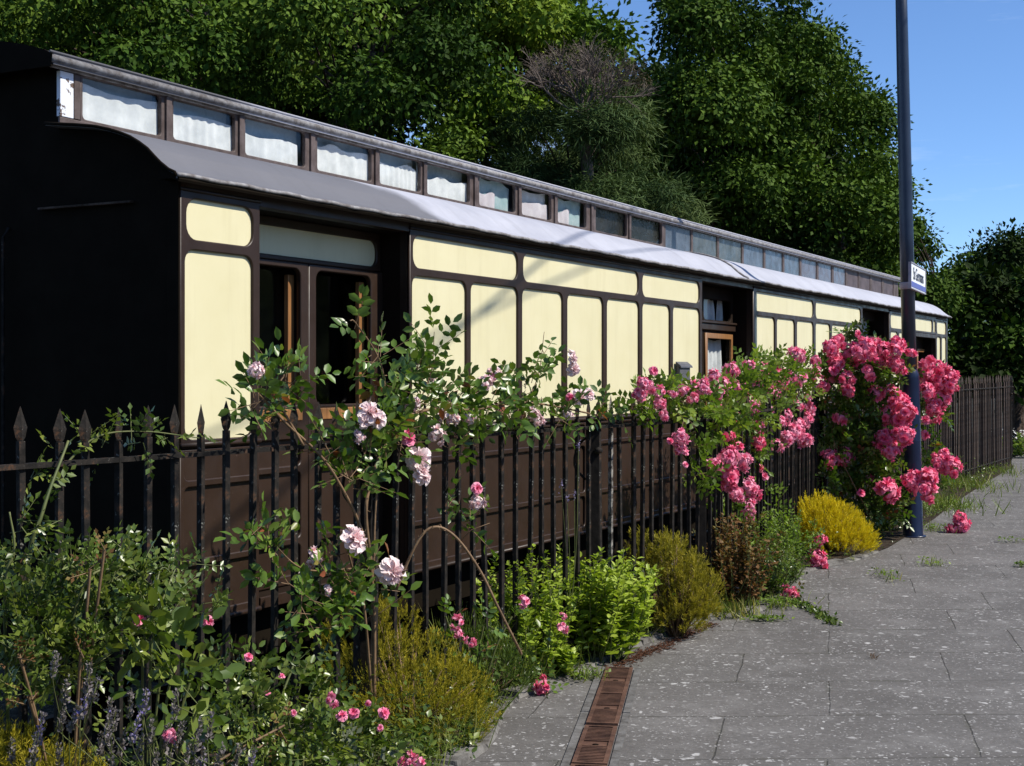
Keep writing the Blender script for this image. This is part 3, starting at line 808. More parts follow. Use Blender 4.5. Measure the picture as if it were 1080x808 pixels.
KINK = fpt(740)
P4 = Vector((3.06, 13.62, 0)); P5a = Vector((6.34, 20.0, 0)); P5 = Vector((8.83, 24.4, 0))
far_path = [P4, Vector((4.6, 16.75, 0)), P5a, P5]


def lerp_path(pts, s):
    acc = 0
    for a, b in zip(pts, pts[1:]):
        l = (b - a).length
        if s <= acc + l: return a.lerp(b, (s - acc) / l), (b - a).normalized()
        acc += l
    return pts[-1], (pts[-1] - pts[-2]).normalized()


def path_len(pts): return sum((b - a).length for a, b in zip(pts, pts[1:]))


g = MB(); g.add([(-400, -300, -0.62), (500, -300, -0.62), (500, 900, -0.62), (-400, 900, -0.62)], [(0, 1, 2, 3)])
tag(g.build('ground', M['ballast']), kind='structure')

# platform outline: back edge just behind the railings, front far to the right
back = [fpt(-700), fpt(-250), fpt(740), P4, Vector((4.6, 16.75, 0)), P5a, P5, Vector((13.5, 32.5, 0)), Vector((26, 55, 0))]
back = [p + Vector((-0.30, 0.16, 0)) for p in back]
front = [Vector((40, 55, 0)), Vector((22, 25, 0)), Vector((14, 8, 0)), Vector((9, -8, 0)), Vector((-9, -8, 0))]
loop = back + front
pm = MB()
n = len(loop)
pm.add([(p.x, p.y, 0) for p in loop] + [(p.x, p.y, -0.62) for p in loop], [tuple(range(n))] + [(i, n + i, n + (i + 1) % n, (i + 1) % n) for i in range(n)])
tag(pm.build('platform', M['paving']), kind='structure')

edge_px = [(510, 790), (528, 752), (548, 735), (600, 716), (645, 692), (690, 675), (735, 656), (790, 648), (832, 628), (852, 603), (900, 592), (937, 578), (985, 548), (1005, 532), (1040, 509), (1068, 493)]
edge = [Vector((-2.9, 0.4, 0)), Vector((-1.75, 2.6, 0)), Vector((-0.9, 4.2, 0)), Vector((-0.38, 5.2, 0))] + [ground_at(*p) for p in edge_px]
soil_back = [fpt(-700), fpt(-250), fpt(100), fpt(400), fpt(740), P4, Vector((4.6, 16.75, 0)), P5a, P5]
soil_back = [p + Vector((-0.28, 0.15, 0)) for p in soil_back]
sm = MB()
pts = [(p.x, p.y, 0.006) for p in edge + [P5 + Vector((0.05, 0, 0))]] + [(p.x, p.y, 0.006) for p in reversed(soil_back)]
sm.add(pts, [tuple(range(len(pts)))])
tag(sm.build('flower_bed', M['soil']), kind='structure')

# rough stone kerb round the bed
kb = MB()
kp = bez(edge[3:16], 6)
i = 0
while i < len(kp) - 3:
    stp = random.choice((2, 3, 3))
    a, b = kp[i], kp[min(i + stp, len(kp) - 1)]
    d = (b - a).normalized(); nrm_ = Vector((-d.y, d.x, 0)); wd = 0.075 + 0.03 * random.random(); h = 0.012 + 0.022 * random.random()
    a2, b2 = a + d * 0.008, b - d * 0.008
    q = [a2 - nrm_ * 0.02, b2 - nrm_ * (0.02 + 0.015 * random.random()), b2 + nrm_ * wd, a2 + nrm_ * wd]
    q2 = [a2 - nrm_ * 0.012 + d * 0.01, b2 - nrm_ * 0.012 - d * 0.01, b2 + nrm_ * (wd - 0.01) - d * 0.01, a2 + nrm_ * (wd - 0.01) + d * 0.01]
    kb.add([(p.x, p.y, 0.002) for p in q] + [(p.x, p.y, h + 0.006 * random.random()) for p in q2], [(4, 5, 6, 7), (0, 1, 5, 4), (1, 2, 6, 5), (2, 3, 7, 6), (3, 0, 4, 7)])
    i += stp
tag(kb.build('stone_kerb', M['stone']), kind='structure')

# rails the carriage stands on
tr = empty('railway_track', C0, coach.rotation_euler.z); tag(tr, 'rusty rails under the cream and brown carriage', 'railway track')
for yy in (0.56 + 0.06, W - 0.62):
    MB().box(-3, TEND + 12, yy - 0.035, yy + 0.035, -0.60, -0.515).box(-3, TEND + 12, yy - 0.07, yy + 0.07, -0.619, -0.601).build('rail', M['rust'], tr)

# wooded slope out of view, added to darken window reflections and low sky fill
hm = MB(); na, nr = 72, 10
for i in range(na + 1):
    az = math.radians(34 + 215 * i / na)
    for k in range(nr + 1):
        f = k / nr
        r = 27 + 45 * f
        z = -0.6 + 12.5 * (1 - (1 - f) ** 2.2) + (1.1 * math.sin(i * 1.9 + k) + 0.9 * math.sin(i * 0.7 - k * 2.3)) * min(1, 3 * f)
        hm.v.append((r * math.sin(az) + 4, r * math.cos(az), z))
for i in range(na):
    for k in range(nr):
        a = i * (nr + 1) + k
        hm.f.append([a, a + 1, a + nr + 2, a + nr + 1]); hm.sm.append(False)
tag(hm.build('unseen_hillside', M['wooded']), kind='structure')

# ------------------------------------------------------------------ drain covers
da, db = Vector((0.270, 5.30, 0)), Vector((0.584, 7.46, 0))
dd = (db - da).normalized(); ang = math.atan2(dd.y, dd.x)
cov_mb = MB(); Lc, wc = 0.615, 0.145
cov_mb.box(0.004, Lc - 0.004, -wc / 2, -wc / 2 + 0.018, 0.004, 0.016).box(0.004, Lc - 0.004, wc / 2 - 0.018, wc / 2, 0.004, 0.016)
cov_mb.box(0.004, 0.022, -wc / 2 + 0.018, wc / 2 - 0.018, 0.004, 0.016).box(Lc - 0.022, Lc - 0.004, -wc / 2 + 0.018, wc / 2 - 0.018, 0.004, 0.016)
cov_mb.box(0.022, Lc - 0.022, -wc / 2 + 0.018, wc / 2 - 0.018, 0.003, 0.009)
x = 0.036
while x < Lc - 0.04:
    if abs(x - Lc / 2) > 0.03: cov_mb.box(x, x + 0.012, -wc / 2 + 0.0182, wc / 2 - 0.0182, 0.0092, 0.0145)
    x += 0.023
cov_me = cov_mb.mesh('drain_cover'); cov_me.materials.append(M['rust'])
labs = ['rusty ribbed drain cover touching the bottom edge, nearest of the row', 'rusty ribbed drain cover second from the bottom of the picture', 'rusty ribbed drain cover in the middle of the row, next before the flower end', 'rusty ribbed drain cover at the far end beside the flower bed']
s_end = [7.46, 6.864, 6.22, 5.60]
for i, lab in enumerate(reversed(labs)):
    o = link('drain_cover', cov_me)
    yy = s_end[i]
    p = da + dd * ((yy - da.y) / dd.y - Lc)
    o.location = p + Vector((0, 0, -0.002)); o.rotation_euler = (0, 0, ang)
    tag(o, lab, 'drain cover', 'cast iron drain covers in the platform')
    hole = MB().tube([(Lc / 2, 0, 0.0085), (Lc / 2, 0, 0.0105)], 0.014, 10); hole.build('lifting_hole', M['endwall'], o)
# concrete channel edging on both sides
ch = MB()
for s in (-1, 1):
    a = MB
    w0 = wc / 2 + 0.006
    for k in range(2):
        ch.box(k * 1.2 + 0.003, k * 1.2 + 1.2 - 0.004 - k * 0.2, s * (w0 + 0.02) - 0.017, s * (w0 + 0.02) + 0.017, 0.001, 0.0065 + 0.002 * k)
o = ch.build('drain_channel', M['concrete']); o.location = (da.x, da.y, 0); o.rotation_euler = (0, 0, ang); tag(o, kind='structure')
ru = MB()
rp = bez([ground_at(*p) for p in [(652, 703), (672, 692), (700, 682), (728, 668), (752, 657)]], 8)
for k, p in enumerate(rp[:-1]):
    for _ in range(40):
        q = p + Vector((random.gauss(0, 0.035), random.gauss(0, 0.035), 0.003)); r = 0.003 + 0.010 * random.random() ** 2
        a = random.random() * 6; hz_ = 0.006 * random.random()
        ru.add([q + Vector((math.cos(a + k2 * 1.57) * r * (0.6 + random.random()), math.sin(a + k2 * 1.57) * r, hz_ * (k2 % 2))) for k2 in range(4)], [(0, 1, 2, 3)])
tag(ru.build('leaf_litter', M['litter']), 'rust brown dead leaves lying along the kerb beyond the drain', 'leaf litter', kind='stuff')

# ------------------------------------------------------------------ railings
def picket_mesh(z_top, rail_z):
    b = MB(); h = 0.0108
    zs = z_top - 0.115
    b.box(-h, h, -h, h, 0.0, zs)
    # neck and spear head
    prof = [(zs, h, h), (zs + 0.012, 0.018, 0.010), (zs + 0.045, 0.0255, 0.010), (zs + 0.115, 0.001, 0.001)]
    vs = []; fs = []
    for z, wx, wy in prof:
        vs += [(-wx, 0, z), (0, -wy, z), (wx, 0, z), (0, wy, z)]
    for i in range(3):
        for k in range(4):
            fs.append((i * 4 + k, i * 4 + (k + 1) % 4, i * 4 + 4 + (k + 1) % 4, i * 4 + 4 + k))
    b.add(vs, fs)
    return b


def railing(pts, rail_z, top_z, label, n, first_off=0.5, flaky=None, endpost=True, pitch=None, wide=1.0, mat='iron'):
    root = empty('iron_railing', pts[0])
    tag(root, label, 'railing', 'iron railings beside the flower bed')
    me = picket_mesh(top_z[0], rail_z[0]).mesh('picket'); me.materials.append(M[mat])
    L = path_len(pts)
    for k in range(n):
        f = (k + first_off) / n
        p, d = lerp_path(pts, L * f)
        o = bpy.data.objects.new('picket', me); COL.objects.link(o); o.parent = root
        o.location = p - pts[0] + Vector((random.gauss(0, 0.003), random.gauss(0, 0.003), 0))
        o.scale.x = wide
        o.scale.z = (top_z[0] + (top_z[1] - top_z[0]) * f) / top_z[0] * (1 + random.gauss(0, 0.004))
        o.rotation_euler = (random.gauss(0, 0.006), random.gauss(0, 0.006), math.atan2(d.y, d.x) + random.gauss(0, 0.12))
        if flaky == k:
            m2 = me.copy(); m2.materials[0] = M['iron_flaky']; o.data = m2
            o['label'] = 'picket with flaking pale paint'
    for zz0, zz1, nm in ((rail_z[0], rail_z[1], 'top_rail'), (0.13, 0.13, 'bottom_rail')):
        mb = MB(); N = 16
        for i in range(N):
            (p, d), (q, d2) = lerp_path(pts, L * i / N), lerp_path(pts, L * (i + 1) / N)
            d = (q - p).normalized()
            p = p - pts[0]; q = q - pts[0]
            nn = Vector((-d.y, d.x, 0)) * 0.019
            za, zb = zz0 + (zz1 - zz0) * i / N + random.gauss(0, 0.0015), zz0 + (zz1 - zz0) * (i + 1) / N
            if i == 0: za0 = za
            t = 0.0085
            vs = [p + nn + Vector((0, 0, za0 - t)), p - nn + Vector((0, 0, za0 - t)), p - nn + Vector((0, 0, za0 + t)), p + nn + Vector((0, 0, za0 + t))]
            vs += [q + nn + Vector((0, 0, zb - t)), q - nn + Vector((0, 0, zb - t)), q - nn + Vector((0, 0, zb + t)), q + nn + Vector((0, 0, zb + t))]
            mb.add(vs, [(0, 1, 5, 4), (1, 2, 6, 5), (2, 3, 7, 6), (3, 0, 4, 7)] + ([(3, 2, 1, 0)] if i == 0 else []) + ([(4, 5, 6, 7)] if i == N - 1 else []))
            za0 = zb
        mb.build(nm, M['iron'], root)
    if endpost:
        p, d = lerp_path(pts, L); p = p - pts[0]
        r = 0.027
        po = MB().box(p.x - r, p.x + r, p.y - r, p.y + r, 0, rail_z[1] + 0.012)
        po = po.build('post', M['iron_black'], root, bevel=0.004)
        kn = MB()
        kn.lathe([(0.0, -0.02), (0.02, -0.012), (0.026, 0), (0.02, 0.012), (0.001, 0.02)], (p.x + 0.02, p.y - 0.04, rail_z[1] - 0.13), 10)
        kn.build('knob', M['iron'], po)
        back_ = Vector((-d.y, d.x, 0))
        st = MB().tube(bez([p + Vector((0, 0, rail_z[1] - 0.03)), p + back_ * 0.10 + Vector((0, 0, rail_z[1] - 0.10)), p + back_ * 0.13 + Vector((0, 0, rail_z[1] - 0.22)), p + back_ * 0.06 + Vector((0, 0, rail_z[1] - 0.30))], 6), 0.008, 6)
        st.build('stay', M['iron'], po)
    return root


A, B, Cc = fpt(-250), fpt(386), fpt(627)
SP = 0.1325
def cnt(p): return max(2, round(path_len(p) / SP))
railing([A, B], (1.295, 1.30), (1.492, 1.485), 'rusty black spear-topped railings crossing in front of the dark carriage end', cnt([A, B]))
railing([B, Cc], (1.30, 1.30), (1.485, 1.47), 'black spear-topped railings half hidden behind pale pink roses', cnt([B, Cc]))
railing([Cc, KINK], (1.30, 1.30), (1.47, 1.458), 'black spear-topped railings with one pale flaking picket, behind the bright green shrub', cnt([Cc, KINK]), flaky=1)
railing([KINK, P4], (1.30, 1.33), (1.458, 1.50), 'black railings draped with deep pink rambler roses, behind the dry russet plant', cnt([KINK, P4]))
railing(far_path, (1.33, 1.385), (1.50, 1.60), 'long run of dark railings beyond the blue lamp post', 94, wide=1.7, mat='iron_brown')
railing([P5, P5 + Vector((1.0, 2.6, 0))], (1.385, 1.36), (1.60, 1.56), 'short end of railings turning away past the far corner post', 20)


def fenceY(px):
    if px <= 740: return 4.8 * 1366 / (1466 - px)
    pts = [KINK] + far_path
    pxs = [CX + F * p.x / p.y for p in pts]
    return float(np.interp(px, pxs, [p.y for p in pts]))


# ------------------------------------------------------------------ lamp post, sign
lpb = ground_at(963, 566)
lp = empty('lamp_post', lpb); tag(lp, 'tall navy blue steel lamp post with thick lower sleeve on platform', 'lamp post')
lp.rotation_euler = (0, math.radians(-1.25), 0)
MB().lathe([(0.100, 0.0), (0.100, 0.02), (0.096, 0.03), (0.094, 1.56), (0.092, 1.60), (0.080, 1.635), (0.072, 1.65)], n=28).build('sleeve', M['blue_post'], lp)
MB().lathe([(0.069, 1.64), (0.066, 3.0), (0.058, 5.0), (0.052, 6.2)], n=24).build('column', M['grey_post'], lp)
MB().lathe([(0.052, 6.2), (0.09, 6.24), (0.20, 6.45), (0.24, 6.52), (0.10, 6.62), (0.01, 6.66)], n=24).build('lantern', M['grey_post'], lp)
MB().lathe([(0.125, 0.001), (0.125, 0.012), (0.102, 0.016)], n=28).build('base_flange', M['blue_post'], lp)
dm = MB(); pr = []
for k in range(7):
    an = math.radians(-75 + 11 * (k - 3))
    pr.append((math.cos(an), math.sin(an)))
vs = [(c_ * r_, s__ * r_, z_) for z_ in (0.45, 0.95) for r_ in (0.090, 0.0985) for c_, s__ in pr]
fs = [(7 + k, 8 + k, 22 + k, 21 + k) for k in range(6)] + [(7, 21, 14, 0), (13, 6, 20, 27)] + [(k, k + 1, k + 8, k + 7) for k in range(6)] + [(14 + k, 21 + k, 22 + k, 15 + k) for k in range(6)]
dm.add(vs, fs); dm.build('access_door', M['blue_post'], lp)
MB().lathe([(0.074, 2.44), (0.078, 2.45), (0.078, 2.50), (0.074, 2.51)], n=24).build('clamp_band', M['alu'], lp)

sa = math.radians(90 - 23.5); sd = Vector((math.cos(sa), math.sin(sa), 0)); sn_ = Vector((sd.y, -sd.x, 0))
zc = 1.6 + (395 - 294) / F * 13.6
sg = empty('name_sign', lpb + Vector((-0.055, 0, zc)) + sn_ * 0.098 + sd * -0.48, sa)
tag(sg, 'white station name sign with blue bottom band fixed to the lamp post', 'sign')
SL, SHt = 1.12, 0.235
MB().box(0, SL, 0.004, 0.02, -SHt / 2, SHt / 2).build('board', M['white'], sg, bevel=0.003)
MB().box(0.004, SL - 0.004, -0.0005, 0.003, -SHt / 2 + 0.012, -SHt / 2 + 0.062).build('blue_band', M['signblue'], sg)
MB().box(-0.012, SL + 0.012, -0.003, 0.026, -SHt / 2 - 0.010, -SHt / 2 - 0.001).box(-0.012, SL + 0.012, -0.003, 0.026, SHt / 2 + 0.001, SHt / 2 + 0.010).box(SL + 0.001, SL + 0.012, -0.002, 0.026, -SHt / 2, SHt / 2).box(-0.011, -0.001, -0.002, 0.026, -SHt / 2, SHt / 2).build('frame', M['alu'], sg)
fc = bpy.data.curves.new('lettering', 'FONT'); fc.body = 'St Germans'; fc.size = 0.17; fc.extrude = 0.0008; fc.align_x = 'CENTER'; fc.space_character = 0.98
fo = bpy.data.objects.new('lettering', fc); COL.objects.link(fo)
me = bpy.data.meshes.new_from_object(fo.evaluated_get(bpy.context.evaluated_depsgraph_get())); bpy.data.objects.remove(fo)
me.transform(Matrix(((1, 0, 0, SL / 2), (0, 0, -1, 0.001), (0, 1, 0, -0.028), (0, 0, 0, 1))))
me.materials.clear()
link('lettering', me, M['ink'], sg)

# ------------------------------------------------------------------ blooms
def petal(u_n, v_n, length, width, tilt, cup, curl):
    """grid petal, growing outward along +x from the centre, rising in z"""
    vs = []; fs = []
    for j in range(v_n):
        v = j / (v_n - 1)
        wv = width * math.sin(min(1, v * 0.72 + 0.12) * math.pi * 0.62)
        ang = tilt - curl * v * v
        for i in range(u_n):
            u = 2 * i / (u_n - 1) - 1
            x = length * v * math.cos(ang); z = length * v * math.sin(ang) + cup * u * u * length * v
            vs.append((x - 0.12 * length * u * u * v, u * wv * (0.35 + 0.65 * v), z))
    for j in range(v_n - 1):
        for i in range(u_n - 1):
            fs.append((j * u_n + i, j * u_n + i + 1, (j + 1) * u_n + i + 1, (j + 1) * u_n + i))
    return vs, fs


def bloom_geo(rng, rings, un=4, vn=4):
    V = []; Fc = []; Tn = []
    for (cnt_, ln, wd, tilt, cup, curl, r0, tint) in rings:
        off = rng.random() * 6.28
        for k in range(cnt_):
            a = off + k * 6.283 / cnt_ + rng.gauss(0, 0.12)
            vs, fs = petal(un, vn, ln * (0.88 + 0.24 * rng.random()), wd, tilt + rng.gauss(0, 0.12), cup, curl + rng.gauss(0, 0.15))
            b = len(V); ca, sa_ = math.cos(a), math.sin(a)
            for n_, (x, y, z) in enumerate(vs):
                x += r0
                V.append((x * ca - y * sa_, x * sa_ + y * ca, z + rng.gauss(0, 0.012 + 0.03 * (n_ // un) / (vn - 1))))
                v = (n_ // un) / (vn - 1)
                Tn.append(min(1, max(0, tint + 0.45 * (v - 0.5) + rng.gauss(0, 0.06))))
            Fc += [tuple(i + b for i in f) for f in fs]
    return V, Fc, Tn


RINGS_BIG = [(10, 1.0, 0.30, -0.05, 0.25, 0.35, 0.04, 0.85), (10, 0.92, 0.29, 0.25, 0.3, 0.45, 0.04, 0.8), (9, 0.80, 0.27, 0.6, 0.35, 0.45, 0.04, 0.7), (8, 0.66, 0.24, 0.9, 0.4, 0.3, 0.03, 0.6), (7, 0.54, 0.2, 1.15, 0.4, 0.1, 0.02, 0.5), (5, 0.42, 0.17, 1.35, 0.4, 0.0, 0.0, 0.35)]
RINGS_SM = [(7, 0.98, 0.46, 0.05, 0.2, 0.45, 0.03, 0.8), (6, 1.0, 0.50, 0.25, 0.25, 0.5, 0.03, 0.72), (5, 0.78, 0.42, 0.8, 0.3, 0.2, 0.03, 0.5), (4, 0.52, 0.3, 1.25, 0.3, 0.0, 0.0, 0.32)]


def tint_mesh(name, V, Fc, Tn, mat):
    me = bpy.data.meshes.new(name); me.from_pydata(V, [], Fc)
    me.polygons.foreach_set('use_smooth', [True] * len(Fc))
    a = me.attributes.new('tint', 'FLOAT', 'POINT'); a.data.foreach_set('value', np.array(Tn, np.float32))
    me.materials.append(mat); me.update()
    return me


def big_bloom_mesh(seed, mat):
    r = random.Random(seed)
    return tint_mesh('rose_bloom', *bloom_geo(r, RINGS_BIG), mat)


def cluster_mesh(seed, mat, nb, fill=0.55):
    r = random.Random(seed)
    V = []; Fc = []; Tn = []
    for k in range(nb):
        # spiral over a ball, facing outward
        zz = 1 - 1.75 * (k + 0.5) / nb; ph = k * 2.399 + r.random() * 0.6
        rr = math.sqrt(max(0, 1 - zz * zz))
        d = Vector((rr * math.cos(ph), rr * math.sin(ph), zz))
        if nb == 1: d = Vector((0, 0, 1))
        rot = d.to_track_quat('Z', 'Y').to_matrix()
        v, f, t = bloom_geo(r, RINGS_SM, 3, 3)
        s = fill * (0.75 + 0.5 * r.random()); pos = d * (0.62 + 0.2 * r.random() if nb > 1 else 0) * Vector((1, 1, 1)).length / 1.732
        pos = Vector((pos.x * (0.9 + 0.35 * r.random()), pos.y * (0.9 + 0.35 * r.random()), pos.z))
        b = len(V); sh = r.gauss(0, 0.10)
        for p in v:
            V.append(tuple(rot @ (Vector(p) * s) + pos))
        Tn += [min(1, max(0, x + sh)) for x in t]
        Fc += [tuple(i + b for i in q) for q in f]
    return tint_mesh('flower_cluster', V, Fc, Tn, mat)


VAR = {}
for key, mat in (('hot', M['petal_pink']), ('soft', M['petal_soft'])):
    VAR[key] = [cluster_mesh(s, mat, nb, fl) for s, nb, fl in ((1, 7, 0.55), (2, 9, 0.5), (3, 6, 0.6), (4, 11, 0.46), (5, 8, 0.52))]
    VAR[key + '1'] = [cluster_mesh(10 + s, mat, 1, 1.0) for s in range(3)]
    VAR[key + '3'] = [cluster_mesh(20 + s, mat, 3, 0.75) for s in range(3)]
BIG = [big_bloom_mesh(s, M['petal_pale']) for s in range(5)]
PALE3 = [cluster_mesh(40 + s, M['petal_pale'], 5, 0.62) for s in range(3)]


def bloom(parent, pos, R, meshes, face=(0.45, -0.75, 0.45), name='flower_cluster'):
    me = random.choice(meshes)
    o = bpy.data.objects.new(name, me); COL.objects.link(o)
    if parent is not None:
        o.parent = parent; o.location = Vector(pos) - parent.location
    else:
        o.location = pos
    d = (Vector(face) + Vector((random.gauss(0, 0.35), random.gauss(0, 0.3), random.gauss(0, 0.3)))).normalized()
    q = d.to_track_quat('Z', 'Y') @ Matrix.Rotation(random.random() * 6.28, 3, 'Z').to_quaternion()
    o.rotation_euler = q.to_euler()
    o.scale = (R * random.uniform(0.92, 1.1), R * random.uniform(0.92, 1.1), R * random.uniform(0.85, 1.05))
    return o


# ------------------------------------------------------------------ rose bushes
def rose_bush(name, label, base, blobs, canes, leafsize, mat, dens, length=0.11, tint=0.5, leaflets=7, cat='rose bush', group=None, tmpl=LEAF7, stemmat='cane', caner=0.007, flatY=0.7):
    root = empty(name, base); tag(root, label, cat, group)
    L = Leaves(); st = MB()
    for (px, py, r, dY) in blobs:
        Y = fenceY(px) + dY if dY < 3 else dY
        c = at(px, py, Y); rm = r / F * Y
        n = max(3, int(dens * r * r * 0.036))
        sprigs(L, st, c, (rm, rm * flatY + 0.03, rm), n, leafsize, leaflets, tint, length)
    L.build('foliage', tmpl, mat, root, base)
    for o_ in (base,):
        st.v = [(a - base[0], b - base[1], c - base[2]) for a, b, c in st.v]
    cm = MB()
    for pts, r in canes:
        q = bez([Vector(p) - Vector(base) for p in pts], 10)
        rr = [r * (1 - 0.6 * i / len(q)) for i in range(len(q))]
        cm.tube(q, rr, 6)
        # thorns
        for i in range(2, len(q) - 1, 2):
            a = rand_dirs(1)[0]; v_ = Vector(a)
            cm.tube([q[i], q[i] + v_ * rr[i] * 2.6 + Vector((0, 0, -0.002))], [rr[i] * 0.5, 0.0004], 3, False)
    cm.add(st.v, st.f, True)
    cm.build('stems', M[stemmat], root)
    return root


def P(px, py, dY=0.0): return at(px, py, fenceY(px) + dY)
def gz(px, dY=0.0):
    p = P(px, 600, dY); return Vector((p.x, p.y, 0))

# pale pink rose along the railings
b0 = gz(395, -0.12)
blobs = [(270, 425, 16, -.1), (300, 405, 14, -.1), (318, 400, 10, -.1), (285, 440, 14, -.1), (374, 344, 6, -.1), (398, 378, 13, -.1), (412, 398, 15, -.1), (438, 395, 18, -.12), (440, 425, 22, -.12), (405, 455, 22, -.15), (385, 480, 22, -.2), (372, 505, 16, -.2),
         (350, 470, 12, -.2), (425, 470, 18, -.15), (470, 420, 20, -.1), (490, 440, 20, -.1), (515, 425, 20, -.1), (540, 435, 20, -.1), (565, 420, 16, -.1), (590, 440, 16, -.1), (555, 400, 12, -.1), (572, 370, 9, -.05), (568, 395, 9, -.05), (452, 372, 8, 0), (458, 355, 5, 0),
         (610, 432, 12, -.05), (635, 436, 12, -.05), (650, 440, 8, -.05), (500, 465, 9, -.1), (475, 470, 12, -.1), (545, 460, 9, -.1), (280, 570, 9, -.15), (290, 588, 12, -.15), (268, 560, 7, -.15), (305, 615, 10, -.15), (318, 640, 12, -.15), (345, 625, 16, -.2), (370, 615, 16, -.2), (360, 645, 16, -.2), (345, 660, 12, -.2),
         (400, 625, 9, -.2), (420, 620, 8, -.2), (395, 645, 8, -.2), (470, 535, 7, -.05), (490, 545, 7, -.05), (495, 555, 5, -.05), (505, 540, 5, -.05), (350, 585, 9, -.15), (325, 555, 6, -.15)]
canes = [([b0, P(393, 620, -.12), P(388, 520, -.15), P(430, 440, -.1), P(500, 432, -.1), P(560, 425, -.08), P(640, 440, -.05)], 0.011),
         ([b0, P(391, 600, -.15), P(352, 500, -.18), P(300, 445, -.12), P(272, 415, -.1)], 0.009),
         ([P(320, 470, -.15), P(292, 418, -.1), P(300, 395, -.1)], 0.006),
         ([b0, P(384, 640, -.2), P(372, 600, -.2), P(362, 560, -.2)], 0.008),
         ([b0, P(395, 560, -.1), P(405, 440, -.1), P(402, 385, -.1), P(376, 342, -.1), P(369, 338, -.1)], 0.006),
         ([P(440, 430, -.1), P(455, 390, 0), P(458, 350, 0)], 0.004), ([P(555, 425, -.1), P(568, 395, -.05), P(574, 350, -.05)], 0.004),
         ([P(372, 600, -.2), P(320, 600, -.15), P(285, 570, -.15)], 0.005)]
ra = rose_bush('rose_bush', 'climbing rose with large pale pink flowers and broad glossy leaves over the railings', b0, blobs, canes, 0.052, M['leaf_rose'], 1.65, 0.12, 0.52, 5)
for (px, py, r, dY) in [(390, 436, 13, -.3), (384, 444, 9, -.28), (398, 442, 10, -.3), (441, 484, 13, -.3), (443, 497, 12, -.32), (446, 503, 9, -.3), (373, 569, 16, -.34), (413, 603, 16, -.34), (603, 378, 9, -.2), (605, 390, 8, -.2), (611, 419, 9, -.2), (621, 416, 8, -.2)]:
    bloom(ra, P(px, py, dY), r / F * fenceY(px) * 1.0, BIG, (0.75, -0.62, 0.35), 'rose_bloom')
for (px, py, r, dY) in [(270, 391, 8, -.2), (379, 461, 6, -.25), (470, 438, 9, -.2), (478, 441, 7, -.2), (462, 460, 9, -.2), (494, 442, 7, -.2), (566, 442, 7, -.2), (503, 530, 8, -.15), (435, 428, 9, -.05), (512, 403, 8, -.1), (522, 394, 6, -.1), (332, 590, 9, -.05), (346, 622, 5, -.2), (563, 437, 6, -.2), (598, 437, 5, -.1), (457, 398, 4, -.1)]:
    bloom(ra, P(px, py, dY), r / F * fenceY(px), PALE3, (0.8, -0.5, 0.4), 'rose_bloom')
for (px, py, r, dY) in [(503, 515, 6, -.15), (431, 463, 7, -.25), (601, 419, 4, -.15), (429, 456, 5, -.25), (520, 396, 4, -.1)]:
    bloom(ra, P(px, py, dY), r / F * fenceY(px), VAR['soft1'], (0.4, -0.6, 0.6), 'rosebud')

# arching bare cane in front of the railings
ac = empty('bramble_cane', gz(540, -0.45)); tag(ac, 'bare arching brown thorny cane looping in front of the railings', 'bramble')
q = bez([p - ac.location for p in (at(418, 622, 5.9), at(440, 572, 5.9), at(458, 556, 5.92), at(480, 566, 5.95), at(505, 600, 6.0), at(525, 640, 6.05), at(541, 672, 6.1), at(550, 690, 6.2))], 10)
cm = MB().tube(q, [0.0062] * len(q), 7)
for i in range(1, len(q) - 1):
    cm.tube([q[i], q[i] + Vector(rand_dirs(1)[0]) * 0.02], [0.003, 0.0004], 3, False)
cm.tube([q[32], q[32] + Vector((0.05, 0, 0.05)), q[32] + Vector((0.13, 0, 0.08))], [0.003, 0.002, 0.001], 4)
cm.build('cane', M['cane'], ac)

# soft pink rambler by the bend of the railings
b1 = gz(775, -0.15)
blobs = [(672, 425, 9, -.1), (690, 420, 12, -.1), (706, 425, 13, -.1), (722, 424, 12, -.1), (740, 427, 14, -.12), (757, 420, 16, -.15), (775, 412, 18, -.15), (793, 405, 18, -.15), (812, 400, 16, -.15), (830, 395, 14, -.15), (845, 390, 12, -.15), (858, 385, 9, -.1),
         (795, 385, 8, -.1), (812, 382, 8, -.1), (808, 430, 18, -.15), (785, 440, 20, -.15), (765, 450, 18, -.15), (750, 450, 14, -.15), (825, 425, 14, -.15), (845, 415, 14, -.15), (790, 475, 16, -.15), (812, 475, 10, -.1), (740, 500, 9, -.1), (800, 520, 12, -.15), (812, 535, 10, -.15), (770, 545, 10, -.15), (805, 560, 14, -.2), (822, 570, 14, -.2), (800, 585, 12, -.2), (730, 470, 8, 0)]
canes = [([b1, P(775, 560, -.15), P(785, 470, -.15), P(800, 420, -.15), P(835, 390, -.15)], 0.010), ([b1, P(768, 540, -.15), P(755, 450, -.12), P(705, 418, -.1), P(672, 415, -.1)], 0.008),
         ([b1, P(780, 540, -.15), P(795, 500, -.2), P(775, 480, -.3), P(780, 535, -.35)], 0.006), ([P(785, 470, -.15), P(815, 440, -.2), P(840, 455, -.3)], 0.005), ([P(760, 450, -.12), P(725, 440, -.2), P(717, 470, -.25)], 0.004)]
rb = rose_bush('rose_bush', 'rambler rose with soft pink flower sprays spilling over the bend of the railings', b1, blobs, canes, 0.050, M['leaf_pink'], 5.2, 0.11, 0.5, 7, tmpl=NARROW if False else LEAF4, flatY=0.5)
